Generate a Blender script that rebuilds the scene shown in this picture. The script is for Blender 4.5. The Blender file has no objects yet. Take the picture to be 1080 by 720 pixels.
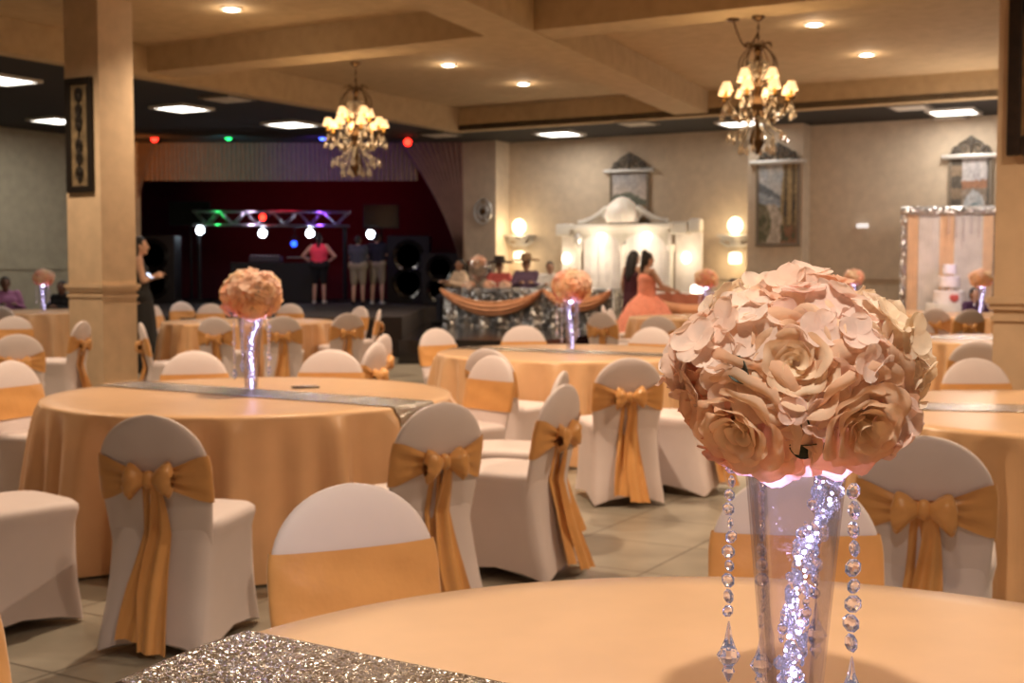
import bpy, bmesh, math, random
from mathutils import Vector, Matrix, noise as mnoise
random.seed(7)
SC = bpy.context.scene
COL = SC.collection
PI = math.pi
# ------------------------------------------------------------------ camera
F = 1340.0; CX, CY = 540.0, 360.0
H = 1.42; PITCH = math.atan(77.0 / F)
cam_d = bpy.data.cameras.new('camera'); cam = bpy.data.objects.new('camera', cam_d); COL.objects.link(cam)
cam.location = (0, 0, H); cam.rotation_euler = (PI/2 - PITCH, 0, 0)
cam_d.sensor_width = 36; cam_d.sensor_fit = 'HORIZONTAL'; cam_d.lens = F/1080*36
cam_d.clip_start = .05; cam_d.clip_end = 200
cam_d.dof.use_dof = True; cam_d.dof.focus_distance = 1.6; cam_d.dof.aperture_fstop = 9.0
SC.camera = cam
def ray(px, py):
    a, b = (px-CX)/F, -(py-CY)/F
    return Vector((a, math.cos(PITCH)+b*math.sin(PITCH), -math.sin(PITCH)+b*math.cos(PITCH)))
def on_z(px, py, z):
    r = ray(px, py); return Vector((0, 0, H)) + r*((z-H)/r.z)
def on_y(px, py, Y):
    r = ray(px, py); return Vector((0, 0, H)) + r*(Y/r.y)
# ------------------------------------------------------------------ materials
def mat(name, col, rough=.6, metal=0, var=.08, scale=6, bump=0, bscale=40, spec=.5, sheen=0, sheen_tint=(1,1,1), sheen_rough=.4,
        trans=0, ior=1.45, emit=None, estr=0, attr=None, transl=0, coat=0):
    m = bpy.data.materials.new(name); m.use_nodes = True
    nt = m.node_tree; N = nt.nodes; L = nt.links
    p = N['Principled BSDF']; out = N['Material Output']
    tc = N.new('ShaderNodeTexCoord')
    ns = N.new('ShaderNodeTexNoise'); ns.inputs['Scale'].default_value = scale; ns.inputs['Detail'].default_value = 3
    L.new(tc.outputs['Object'], ns.inputs['Vector'])
    mx = N.new('ShaderNodeMix'); mx.data_type = 'RGBA'; mx.blend_type = 'MULTIPLY'; mx.inputs[0].default_value = 1
    cr = N.new('ShaderNodeMapRange'); cr.inputs[1].default_value = .3; cr.inputs[2].default_value = .7
    cr.inputs[3].default_value = 1-var; cr.inputs[4].default_value = 1+var
    L.new(ns.outputs['Fac'], cr.inputs[0])
    if attr:
        at = N.new('ShaderNodeAttribute'); at.attribute_name = attr; L.new(at.outputs['Color'], mx.inputs[6])
    else:
        mx.inputs[6].default_value = (*col, 1)
    L.new(cr.outputs[0], mx.inputs[7])
    L.new(mx.outputs[2], p.inputs['Base Color'])
    p.inputs['Roughness'].default_value = rough; p.inputs['Metallic'].default_value = metal
    p.inputs['Specular IOR Level'].default_value = spec; p.inputs['IOR'].default_value = ior
    p.inputs['Sheen Weight'].default_value = sheen; p.inputs['Sheen Tint'].default_value = (*sheen_tint, 1); p.inputs['Sheen Roughness'].default_value = sheen_rough
    p.inputs['Transmission Weight'].default_value = trans
    p.inputs['Coat Weight'].default_value = coat
    if emit: p.inputs['Emission Color'].default_value = (*emit, 1); p.inputs['Emission Strength'].default_value = estr
    if bump:
        n2 = N.new('ShaderNodeTexNoise'); n2.inputs['Scale'].default_value = bscale; L.new(tc.outputs['Object'], n2.inputs['Vector'])
        b = N.new('ShaderNodeBump'); b.inputs['Strength'].default_value = bump; b.inputs['Distance'].default_value = .01
        L.new(n2.outputs['Fac'], b.inputs['Height']); L.new(b.outputs[0], p.inputs['Normal'])
    if transl:
        t = N.new('ShaderNodeBsdfTranslucent'); L.new(mx.outputs[2], t.inputs['Color'])
        ms = N.new('ShaderNodeMixShader'); ms.inputs[0].default_value = transl
        L.new(p.outputs[0], ms.inputs[1]); L.new(t.outputs[0], ms.inputs[2]); L.new(ms.outputs[0], out.inputs['Surface'])
    return m
def thin_glass(name, tint=(.95,.94,1), refl=1.0, base=.03):
    m = bpy.data.materials.new(name); m.use_nodes = True
    N = m.node_tree.nodes; L = m.node_tree.links; N.remove(N['Principled BSDF']); out = N['Material Output']
    tr = N.new('ShaderNodeBsdfTransparent'); tr.inputs[0].default_value = (*tint, 1)
    gl = N.new('ShaderNodeBsdfGlossy'); gl.inputs['Roughness'].default_value = .04
    fr = N.new('ShaderNodeLayerWeight'); fr.inputs['Blend'].default_value = .35
    ma = N.new('ShaderNodeMath'); ma.operation = 'MULTIPLY_ADD'; ma.inputs[1].default_value = .5*refl; ma.inputs[2].default_value = base
    ms = N.new('ShaderNodeMixShader')
    L.new(fr.outputs['Fresnel'], ma.inputs[0]); L.new(ma.outputs[0], ms.inputs[0])
    L.new(tr.outputs[0], ms.inputs[1]); L.new(gl.outputs[0], ms.inputs[2]); L.new(ms.outputs[0], out.inputs['Surface'])
    return m
def glitter(name, col, cell=250, tilt=1.0, rough=.22, flakes=True):
    """metallic sequins: every voronoi cell is a small mirror with its own tilt; a few bigger flakes lie among them"""
    m = bpy.data.materials.new(name); m.use_nodes = True
    N = m.node_tree.nodes; L = m.node_tree.links; p = N['Principled BSDF']
    tc = N.new('ShaderNodeTexCoord'); g = N.new('ShaderNodeNewGeometry')
    def layer(sc):
        v = N.new('ShaderNodeTexVoronoi'); v.inputs['Scale'].default_value = sc; L.new(tc.outputs['Object'], v.inputs['Vector']); return v
    v = layer(cell); colr = v.outputs['Color']
    if flakes:
        v2 = layer(120); sp = N.new('ShaderNodeSeparateXYZ'); L.new(v2.outputs['Color'], sp.inputs[0])
        gt = N.new('ShaderNodeMath'); gt.operation = 'GREATER_THAN'; gt.inputs[1].default_value = .80; L.new(sp.outputs[2], gt.inputs[0])
        lt = N.new('ShaderNodeMath'); lt.operation = 'LESS_THAN'; lt.inputs[1].default_value = .0045; L.new(v2.outputs['Distance'], lt.inputs[0])
        lt.inputs[1].default_value = .42
        an = N.new('ShaderNodeMath'); an.operation = 'MULTIPLY'; L.new(gt.outputs[0], an.inputs[0]); L.new(lt.outputs[0], an.inputs[1])
        mx = N.new('ShaderNodeMix'); mx.data_type = 'RGBA'; L.new(an.outputs[0], mx.inputs[0]); L.new(colr, mx.inputs[6]); L.new(v2.outputs['Color'], mx.inputs[7]); colr = mx.outputs[2]
    s = N.new('ShaderNodeVectorMath'); s.operation = 'SUBTRACT'; s.inputs[1].default_value = (.5,.5,.5); L.new(colr, s.inputs[0])
    k = N.new('ShaderNodeVectorMath'); k.operation = 'SCALE'; k.inputs['Scale'].default_value = tilt; L.new(s.outputs[0], k.inputs[0])
    a = N.new('ShaderNodeVectorMath'); a.operation = 'ADD'; L.new(g.outputs['Normal'], a.inputs[0]); L.new(k.outputs[0], a.inputs[1])
    n = N.new('ShaderNodeVectorMath'); n.operation = 'NORMALIZE'; L.new(a.outputs[0], n.inputs[0]); L.new(n.outputs[0], p.inputs['Normal'])
    h = N.new('ShaderNodeSeparateXYZ'); L.new(colr, h.inputs[0])
    r = N.new('ShaderNodeValToRGB'); L.new(h.outputs[1], r.inputs[0])
    r.color_ramp.elements[0].color = (col[0]*.4, col[1]*.4, col[2]*.4, 1); r.color_ramp.elements[1].color = (*col, 1)
    L.new(r.outputs[0], p.inputs['Base Color'])
    p.inputs['Metallic'].default_value = 1; p.inputs['Roughness'].default_value = rough
    return m
def emission(name, col, s):
    m = bpy.data.materials.new(name); m.use_nodes = True
    N = m.node_tree.nodes; L = m.node_tree.links; N.remove(N['Principled BSDF'])
    e = N.new('ShaderNodeEmission'); e.inputs[0].default_value = (*col, 1); e.inputs[1].default_value = s
    L.new(e.outputs[0], N['Material Output'].inputs['Surface']); return m
def tile_floor(name):
    m = mat(name, (.3,.26,.2), .32, 0, .1, 2.2)
    N = m.node_tree.nodes; L = m.node_tree.links; p = N['Principled BSDF']
    tc = N.new('ShaderNodeTexCoord'); mp = N.new('ShaderNodeMapping'); mp.inputs['Rotation'].default_value = (0,0,math.radians(30))
    L.new(tc.outputs['Object'], mp.inputs[0])
    b = N.new('ShaderNodeTexBrick'); b.offset = 0; b.inputs['Scale'].default_value = 1
    b.inputs['Brick Width'].default_value = .6; b.inputs['Row Height'].default_value = .6; b.inputs['Mortar Size'].default_value = .006
    b.inputs['Color1'].default_value = (.32,.285,.23,1); b.inputs['Color2'].default_value = (.275,.245,.20,1); b.inputs['Mortar'].default_value = (.10,.085,.065,1)
    L.new(mp.outputs[0], b.inputs['Vector'])
    n = N.new('ShaderNodeTexNoise'); n.inputs['Scale'].default_value = 3; n.inputs['Detail'].default_value = 6; L.new(tc.outputs['Object'], n.inputs['Vector'])
    mr = N.new('ShaderNodeMapRange'); mr.inputs[1].default_value=.3; mr.inputs[2].default_value=.7; mr.inputs[3].default_value=.75; mr.inputs[4].default_value=1.2; L.new(n.outputs['Fac'], mr.inputs[0])
    mx = N.new('ShaderNodeMix'); mx.data_type='RGBA'; mx.blend_type='MULTIPLY'; mx.inputs[0].default_value=1
    L.new(b.outputs['Color'], mx.inputs[6]); L.new(mr.outputs[0], mx.inputs[7]); L.new(mx.outputs[2], p.inputs['Base Color'])
    return m
M = {}
M['wall'] = mat('wall_paint', (.56,.46,.35), .8, bump=.05)
M['wall_l'] = mat('wall_paint_grey', (.40,.37,.28), .8, bump=.05)
M['column'] = mat('column_paint', (.60,.44,.29), .7)
M['ceil'] = mat('ceiling_paint', (.50,.37,.22), .85)
M['dark_ceil'] = mat('dark_ceiling_paint', (.025,.021,.020), .85)
M['floor'] = tile_floor('floor_tiles')
M['maroon'] = mat('maroon_wall', (.09,.006,.012), .8)
M['black'] = mat('black_matte', (.012,.011,.012), .6)
M['black_gloss'] = mat('black_gloss', (.012,.010,.010), .12, spec=.7)
M['stage_dark'] = mat('stage_carpet', (.018,.010,.009), .8)
M['cloth'] = mat('champagne_satin', (.76,.47,.26), .36, var=.05, sheen=.7, sheen_tint=(1,.78,.6), sheen_rough=.35, spec=.5)
M['sash'] = mat('gold_satin', (.67,.34,.12), .34, var=.08, sheen=.6, sheen_tint=(1,.78,.58), sheen_rough=.35, bump=.25, bscale=25)
M['spandex'] = mat('white_spandex', (.70,.61,.61), .6, var=.03, sheen=.25, sheen_tint=(1,.95,.95))
M['runner'] = glitter('silver_sequin', (.92,.87,.83), 330, .95, .22)
M['sequin_cloth'] = glitter('silver_sequin_cloth', (.48,.46,.45), 30, .85, .33, False)
M['glitter_frame'] = glitter('glitter_tinsel', (.95,.9,.88), 40, 1.3, .3)
M['petal'] = mat('silk_petal', (1,1,1), .75, var=.05, scale=40, attr='Col', transl=.45, spec=.2)
M['leaf'] = mat('dark_leaf', (.02,.035,.02), .5)
M['foam'] = mat('floral_foam', (.30,.20,.11), .9)
M['glass'] = thin_glass('clear_glass', (.95,.94,1), .9, .02)
M['crystal'] = mat('crystal', (.97,.95,1), .02, var=.02, trans=1, ior=1.55, emit=(.8,.75,1), estr=.04)  # faint violet emission stands in for LED light caught by the crystals
M['crystal_warm'] = mat('chandelier_crystal', (1,.92,.80), .05, var=.02, trans=.72, ior=1.6, spec=1, coat=1)
M['led'] = emission('led_light', (.72,.66,1), 22)
M['bronze'] = mat('aged_bronze', (.10,.055,.025), .4, .8)
M['bronze_dark'] = mat('dark_iron', (.02,.015,.012), .5, .4)
M['shade'] = mat('lit_lampshade', (.9,.7,.45), .7, emit=(1,.62,.30), estr=1.7)
M['bulb'] = emission('warm_bulb', (1,.82,.55), 25)
M['candle'] = mat('amber_sleeve', (.75,.38,.06), .5, emit=(1,.45,.08), estr=.35)
M['downlight'] = emission('downlight', (1,.86,.62), 35)
M['panel'] = emission('panel_light', (1,.95,.88), 9)
M['white_trim'] = mat('white_plaster', (.72,.68,.62), .6)
M['silver'] = mat('silver_paint', (.62,.60,.58), .35, .6)
M['steel'] = mat('truss_metal', (.6,.58,.6), .35, .9)
M['skin_a'] = mat('skin_tan', (.42,.23,.15), .55)
M['skin_b'] = mat('skin_brown', (.16,.075,.045), .55)
M['skin_c'] = mat('skin_light', (.55,.33,.23), .55)
M['hair'] = mat('dark_hair', (.012,.008,.007), .45, bump=.5, bscale=120)
def cloth_mat(n, c): return mat(n, c, .8, bump=.15, bscale=90)
M['pinkshirt'] = cloth_mat('neon_pink_fabric', (.95,.07,.12)); M['greyshirt'] = cloth_mat('grey_fabric', (.06,.065,.08))
M['navy'] = cloth_mat('black_navy_fabric', (.012,.012,.025)); M['khaki'] = cloth_mat('khaki_fabric', (.30,.25,.17)); M['blackcloth'] = cloth_mat('black_fabric', (.012,.011,.011))
M['purple'] = cloth_mat('mauve_fabric', (.33,.13,.26)); M['redshirt'] = cloth_mat('red_fabric', (.60,.12,.11)); M['plaid'] = cloth_mat('plum_plaid_fabric', (.16,.10,.17))
M['whiteshirt'] = cloth_mat('white_fabric', (.75,.72,.70)); M['wine'] = cloth_mat('wine_fabric', (.05,.006,.015)); M['coral'] = mat('coral_tulle', (1.0,.40,.28), .8, var=.12, scale=14, transl=.3)
M['peach'] = mat('peach_fabric', (.90,.66,.46), .7); M['swag'] = mat('peach_swag', (.74,.36,.19), .5, sheen=.3); M['deep_purple'] = cloth_mat('deep_purple_fabric', (.05,.015,.06))
M['whitedrape'] = mat('white_voile', (.90,.85,.83), .8, transl=.1); M['valance'] = mat('tan_curtain', (.21,.15,.105), .8); M['drape'] = mat('mauve_curtain', (.22,.13,.11), .8)
M['hat'] = mat('felt_hat', (.03,.015,.012), .7); M['straw'] = mat('straw_hat', (.28,.18,.10), .8); M['shoe'] = mat('white_shoe', (.6,.58,.55), .6)
M['eye'] = mat('eye', (.03,.02,.02), .2); M['lip'] = mat('lip', (.35,.10,.09), .5)
M['icing'] = mat('white_icing', (.85,.80,.82), .5); M['paint'] = mat('painted_canvas', (1,1,1), .6, attr='Col', var=.15, scale=9)
# ------------------------------------------------------------------ mesh builder
class MB:
    def __init__(s): s.bm = bmesh.new(); s.lay = None
    def color(s): s.lay = s.lay or s.bm.verts.layers.float_color.new('Col'); return s.lay
    def box(s, c, d, rz=0, bev=0):
        m = Matrix.Translation(c) @ Matrix.Rotation(rz, 4, 'Z') @ Matrix.Diagonal((*d, 1))
        r = bmesh.ops.create_cube(s.bm, size=1, matrix=m)
        if bev:
            es = list({e for v in r['verts'] for e in v.link_edges})
            bmesh.ops.bevel(s.bm, geom=es, offset=bev, segments=2, affect='EDGES', profile=.5)
        return s
    def prism(s, pts, z0, z1):
        a = [s.bm.verts.new((p[0], p[1], z0)) for p in pts]; b = [s.bm.verts.new((p[0], p[1], z1)) for p in pts]
        n = len(pts); s.bm.faces.new(a[::-1]); s.bm.faces.new(b)
        for i in range(n): s.bm.faces.new((a[i], a[(i+1)%n], b[(i+1)%n], b[i]))
        return s
    def rings(s, rs, cap=True, closed=True):
        vs = [[s.bm.verts.new(p) for p in r] for r in rs]; n = len(rs[0])
        for a, b in zip(vs, vs[1:]):
            for i in range(n if closed else n-1):
                j = (i+1) % n; s.bm.faces.new((a[i], a[j], b[j], b[i]))
        if cap and closed: s.bm.faces.new(vs[0][::-1]); s.bm.faces.new(vs[-1])
        return vs
    def lathe(s, prof, n=24, c=(0,0,0), fn=None, cap=True):
        rs = []
        for r, z in prof:
            ring = []
            for i in range(n):
                t = 2*PI*i/n; rr = r*(fn(t, z) if fn else 1)
                ring.append((c[0]+rr*math.cos(t), c[1]+rr*math.sin(t), c[2]+z))
            rs.append(ring)
        s.rings(rs, cap); return s
    def tube(s, pts, r, n=8):
        pts = [Vector(p) for p in pts]; rs = []
        if not hasattr(r, '__len__'): r = [r]*len(pts)
        up = None
        for i, p in enumerate(pts):
            t = (pts[min(i+1, len(pts)-1)]-pts[max(i-1, 0)]).normalized()
            if up is None: up = t.orthogonal().normalized()
            up = (up - t*up.dot(t)).normalized(); w = t.cross(up)
            rs.append([tuple(p+(up*math.cos(2*PI*k/n)+w*math.sin(2*PI*k/n))*r[i]) for k in range(n)])
        s.rings(rs); return s
    def ball(s, c, r, seg=16, rot=None):
        if not hasattr(r, '__len__'): r = (r, r, r)
        m = Matrix.Translation(c) @ (rot if rot else Matrix()) @ Matrix.Diagonal((*r, 1))
        bmesh.ops.create_uvsphere(s.bm, u_segments=seg, v_segments=max(6, seg//2), radius=1, matrix=m); return s
    def ico(s, c, r, sub=1, rot=None):
        if not hasattr(r, '__len__'): r = (r, r, r)
        m = Matrix.Translation(c) @ (rot if rot else Matrix()) @ Matrix.Diagonal((*r, 1))
        bmesh.ops.create_icosphere(s.bm, subdivisions=sub, radius=1, matrix=m); return s
    def cap(s, p0, r0, p1, r1, n=14):
        p0 = Vector(p0); p1 = Vector(p1); ax = p1-p0; L = max(ax.length, 1e-4); ax = ax/L; up = ax.orthogonal().normalized(); w = ax.cross(up)
        rs = []
        for k in range(1, 5): a = PI/2*(1-k/5.0); rs.append((p0-ax*r0*math.sin(a), r0*math.cos(a)))
        rs += [(p0, r0), (p1, r1)]
        for k in range(4, 0, -1): a = PI/2*(1-k/5.0); rs.append((p1+ax*r1*math.sin(a), r1*math.cos(a)))
        s.rings([[tuple(c+(up*math.cos(2*PI*k/n)+w*math.sin(2*PI*k/n))*r) for k in range(n)] for c, r in rs]); return s
    def grid(s, fn, nu, nv, color=None, thick=0):
        lay = s.color() if color else None
        vs = [[s.bm.verts.new(fn(i/nu, j/nv)) for i in range(nu+1)] for j in range(nv+1)]
        if color:
            for j in range(nv+1):
                for i in range(nu+1): vs[j][i][lay] = (*color(i/nu, j/nv), 1)
        fs = []
        for j in range(nv):
            for i in range(nu): fs.append(s.bm.faces.new((vs[j][i], vs[j][i+1], vs[j+1][i+1], vs[j+1][i])))
        if thick:
            bmesh.ops.recalc_face_normals(s.bm, faces=fs); bmesh.ops.solidify(s.bm, geom=fs, thickness=thick)
        return s
    def build(s, name, m, parent=None, smooth=True, angle=40):
        bmesh.ops.recalc_face_normals(s.bm, faces=s.bm.faces[:])
        me = bpy.data.meshes.new(name); s.bm.to_mesh(me); s.bm.free()
        me.materials.append(m)
        if smooth:
            me.polygons.foreach_set('use_smooth', [True]*len(me.polygons))
            try: me.set_sharp_from_angle(angle=math.radians(angle))
            except Exception: pass
        o = bpy.data.objects.new(name, me); COL.objects.link(o)
        if parent: o.parent = parent
        return o
def thing(name, label, cat, loc=(0,0,0), rz=0, group=None):
    o = bpy.data.objects.new(name, None); COL.objects.link(o); o.empty_display_size = .1
    o.location = loc; o.rotation_euler = (0,0,rz); tag(o, label, cat, group); return o
def tag(o, label, cat, group=None):
    o['label'] = label; o['category'] = cat
    if group: o['group'] = group
    return o
def struct(o): o['kind'] = 'structure'; return o
KIDS = {}
def kids(o): return [c for c in bpy.data.objects if c.parent == o]
def dup(root, loc, rz, label, group=None, scale=None):
    if root.name not in KIDS:
        KIDS[root.name] = [(k, kids(k)) for k in kids(root)]
    r = root.copy(); COL.objects.link(r); r.location = loc; r.rotation_euler = (0,0,rz); r['label'] = label
    if scale: r.scale = (scale,)*3
    if group: r['group'] = group
    for k, gs in KIDS[root.name]:
        c = k.copy(); COL.objects.link(c); c.parent = r
        for g in gs: d = g.copy(); COL.objects.link(d); d.parent = c
    return r
def light(kind, loc, power, col=(1,.78,.55), size=.1, rot=(0,0,0), spot=None, blend=.6, name='lamp'):
    d = bpy.data.lights.new(name, kind); d.energy = power; d.color = col
    if kind == 'AREA': d.size = size
    else: d.shadow_soft_size = size
    if kind == 'SPOT': d.spot_size = math.radians(spot or 100); d.spot_blend = blend
    o = bpy.data.objects.new(name, d); COL.objects.link(o); o.location = loc; o.rotation_euler = rot; return o
# ------------------------------------------------------------------ room axes
PHI = math.radians(30)
U = Vector((math.cos(PHI), -math.sin(PHI), 0)); V = Vector((math.sin(PHI), math.cos(PHI), 0))
O = Vector((-1.0, 24.0, 0))
def R(p, q, z=0): return O + U*p + V*q + Vector((0,0,z))
RZ = -PHI
QW = 2.5; PL = -6.9          # back wall, left wall
ZS = 4.0; ZC = 4.40          # soffit / coffer heights
# floor
MB().box((2, 12, -.05), (60, 60, .1)).build('floor', M['floor'], smooth=False)
struct(bpy.data.objects['floor'])
def rbox(p0, p1, q0, q1, z0, z1):
    return MB().prism([R(p0,q0), R(p1,q0), R(p1,q1), R(p0,q1)], z0, z1)
struct(rbox(-1.2, 34, QW, QW+.2, 0, ZS).build('wall_back', M['wall'], smooth=False))
struct(rbox(PL-.2, PL, -30, -1.35, 0, ZS).build('wall_left', M['wall_l'], smooth=False))
struct(rbox(-.0, 34, -30, 0, ZC, ZC+.1).build('ceiling', M['ceil'], smooth=False))
struct(rbox(0, 34, 0, QW+.2, ZS, ZS+.1).build('ceiling_back_strip', M['dark_ceil'], smooth=False))
struct(rbox(-12, 0, -30, 10, ZS, ZS+.1).build('ceiling_left_strip', M['dark_ceil'], smooth=False))
struct(rbox(-.25, 0.002, -30, 0.25, ZS-.012, ZC+.05).build('soffit_left', M['ceil'], smooth=False))
struct(rbox(0.002, 34, 0, .25, ZS-.012, ZC+.05).build('soffit_back', M['ceil'], smooth=False))
def beam(name, a, b, w, z0, side=0):
    a = Vector((a.x,a.y,0)); b = Vector((b.x,b.y,0)); d = (b-a).normalized(); n = Vector((-d.y, d.x, 0))
    l, r = n*(w/2+side), n*(w/2-side)
    return struct(MB().prism([a+l, b+l, b-r, a-r], z0, ZC+.04).build(name, M['ceil'], smooth=False))
a0, a1 = on_z(215,79,4.05), on_z(920,6,4.05)
dv = (a1-a0).normalized()
beam('ceiling_beam', a0-dv*.8, a1+dv*12, .55, 4.05, -.275)
b0, b1 = on_z(560,46,4.03), on_z(738,124,4.03); db = (b1-b0).normalized()
beam('ceiling_beam', b0-db*12, b1+db*.4, .6, 4.03)
# columns
def column(c, s1, s2, name):
    P = lambda p, q: c + U*p + V*q
    o = MB().prism([P(-s1,0), P(0,0), P(0,s2), P(-s1,s2)], 0, ZC).build(name, M['column'], smooth=False); struct(o)
    m = MB()
    for z0, z1, e in ((1.205,1.245,.035), (1.17,1.205,.02), (1.10,1.13,.015)):
        m.prism([P(-s1-e,-e), P(e,-e), P(e,s2+e), P(-s1-e,s2+e)], z0, z1)
    for z0, z1, e in ((0,.15,.02),): m.prism([P(-s1-e,-e), P(e,-e), P(e,s2+e), P(-s1-e,s2+e)], z0, z1)
    t = m.build('trim_1' if 'left' in name else 'trim_2', M['column'], smooth=False); struct(t)
CL = Vector((-4.51, 14.0, 0)); column(CL, .537, .498, 'column_left')
CR = Vector((2.955, 7.8, 0)) + U*.55; column(CR, .55, .5, 'column_right')
# pilasters on the back wall
struct(rbox(-1.2, -.35, 1.95, QW, 0, ZS).build('pilaster_left', M['wall'], smooth=False))
def p_at(px, q):      # p of pixel column on the line q
    k = (px-CX)/F; o = O + V*q
    return (k*o.y - o.x)/(U.x - k*U.y)
pp0, pp1 = p_at(787, 2.05), p_at(845, 2.05)
struct(rbox(pp0, pp1, 2.05, QW, 0, ZS).build('pilaster_right', M['wall'], smooth=False))
# chair rails
m = MB(); m.prism([R(-.3,QW-.03), R(34,QW-.03), R(34,QW), R(-.3,QW)], 1.22, 1.30); struct(m.build('trim_3', M['wall'], smooth=False))
m = MB(); m.prism([R(PL,-30), R(PL+.03,-30), R(PL+.03,-1.4), R(PL,-1.4)], 1.40, 1.48); struct(m.build('trim_4', M['wall_l'], smooth=False))
# ------------------------------------------------------------------ stage
YP = 26.4; XL, XR = -7.9, -1.75
struct(MB().box((-4.8, 32.6, 2.1), (10, .2, 4.2)).build('wall_stage', M['maroon'], smooth=False))
struct(MB().box((-9.4, 29.6, 2.1), (.2, 6.2, 4.2)).build('wall_stage_left', M['maroon'], smooth=False))
struct(MB().box((-.4, 29.9, 2.1), (.2, 5.4, 4.2)).build('wall_stage_right', M['maroon'], smooth=False))
struct(MB().prism([(-9.3,32.5), (-9.0,21.9), (-8.3,20.6), (-1.75,20.2), (-1.72,25.3), (-.55,27.6), (-.5,32.5)], 0, .65).build('stage_floor', M['stage_dark'], smooth=False))
struct(MB().box((-3.9, 20.25, .62), (4.2, .05, .03)).build('trim_5', mat('stage_edge', (.12,.09,.07), .5), smooth=False))
struct(MB().prism([(-1.7,18.9), (.5,18.9), (2.0,21.8), (2.55,23.6), (-.2,25.2), (-1.7,25.2)], 0, .355).build('riser', M['black_gloss'], smooth=False))
def pleat(x0, x1, z0, z1, Y, amp, n, fn=None):
    def f(u, v):
        x = x0+(x1-x0)*u; z = z0+(z1-z0)*v
        y = Y - amp*abs(math.sin(u*n*PI))
        if fn: x, y, z = fn(x, y, z, u, v)
        return (x, y, z)
    return f
va = MB().grid(pleat(XL+.05, -1.95, 3.22, 4.0, YP-.05, .05, 62), 62*6, 4, thick=.01).build('curtain_valance', M['valance'])
tag(va, 'pleated tan valance hanging across the top of the stage opening', 'curtain')
def tie(xo, xi_top, xi_bot, z_bot):
    def f(u, v):
        z = z_bot+(4.0-z_bot)*v; xi = xi_bot + (xi_top-xi_bot)*(v**1.7)
        x = xo+(xi-xo)*u; return (x, YP-.12-.05*abs(math.sin(u*11*PI)), z)
    return f
tag(MB().grid(tie(-1.0, -2.3, -1.02, 1.05), 66, 24, thick=.01).build('stage_curtain', M['drape']), 'mauve stage curtain swept aside at the right of the stage', 'curtain')
tag(MB().grid(tie(-7.95, -7.35, -7.85, 1.6), 44, 24, thick=.01).build('stage_curtain', M['valance']), 'orange lit stage curtain tied back at the left of the stage, by the column', 'curtain')
# truss
tr = thing('lighting_truss', 'silver box truss of stage lights across the back of the stage', 'truss', (0,0,0))
t0, t1 = on_y(205,230,29.5), on_y(368,231,29.5); m = MB(); w = .16
for dz in (-w, w):
    for dy in (-w, w): m.tube([(t0.x, 29.5+dy, t0.z+dz), (t1.x, 29.5+dy, t1.z+dz)], .028, 8)
MB_t = m; m.build('chord', M['steel'], tr)
m = MB(); n = 12
for i in range(n):
    xa = t0.x+(t1.x-t0.x)*i/n; xb = t0.x+(t1.x-t0.x)*(i+1)/n; z = t0.z; s = 1 if i%2 else -1
    for dy in (-w, w): m.tube([(xa, 29.5+dy, z-w*s), (xb, 29.5+dy, z+w*s)], .014, 6)
m.build('lattice', M['steel'], tr)
for x in (t0.x+.1, t1.x-.1):
    m = MB(); m.tube([(x, 29.5, .66), (x, 29.5, t0.z-w)], .05, 10); m.lathe([(.3,0),(.3,.03),(.06,.05)], 16, (x,29.5,.655)); m.build('support_post', M['black'], tr)
def par(px, py, Y, col, strg, label, r=.09, top=None):
    p = on_y(px, py, Y); t = thing('stage_light', label, 'stage light', p)
    MB().lathe([(r*.55,-.0),(r*1.0,-.05),(r*1.05,-.22),(r*1.15,-.24),(r*1.15,-.26),(r*1.05,-.26)][::-1], 16).build('lamp_can', M['black'], t).rotation_euler = (-PI/2,0,0)
    kids(t)[0].location = (0,.0,0)
    l = MB().lathe([(r*.98,0),(r*.9,.015),(r*.4,.03)], 16).build('lens', emission('lens_%d'%px, col, strg), t); l.rotation_euler = (PI/2,0,0); l.location = (0,-.262+.26,0)
    kids(t)[0].rotation_euler = (PI/2,0,0); kids(t)[0].location = (0,0,0)
    y = MB(); y.tube([(-r*1.3,.1,0), (-r*1.3,.1,r*2.2), (r*1.3,.1,r*2.2), (r*1.3,.1,0)], .012, 6); y.tube([(0,.1,r*2.2), (0,.1,(top or p.z+r*2.3)-p.z)], .014, 6); y.build('yoke', M['black'], t)
    return t
W = (.75,.85,1)
par(211,243,29.4,W,40,'white stage spotlight furthest left, under the black screen',top=t0.z-w+.05)
par(277,246,29.4,W,40,'white stage spotlight below the red stage lamp on the truss',top=t0.z-w+.05)
par(327,246,29.4,W,45,'white stage spotlight beside the head of the woman in pink',top=t0.z-w+.05)
par(391,247,29.4,W,45,'white stage spotlight between the two men on stage',top=.655)
par(277,229,29.1,(1,.02,.01),12,'red stage lamp mounted on the middle of the truss', .075, top=t0.z+w)
par(310,257,29.4,(.02,.08,1),6,'blue stage lamp glowing low behind the woman in pink', .07, top=t0.z-w+.02)
par(163,146,25.4,(1,.02,.01),10,'red ceiling spotlight above the left end of the valance', .075, top=ZS+.015)
par(241,144,25.4,(.02,.9,.15),8,'green ceiling spotlight above the valance', .075, top=ZS+.015)
par(340,144,25.4,(.05,.1,1),12,'blue ceiling spotlight beside the left chandelier', .075, top=ZS+.015)
par(430,150,25.2,(1,.02,.01),10,'red ceiling spotlight above the right end of the valance', .075, top=ZS+.015)
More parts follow.
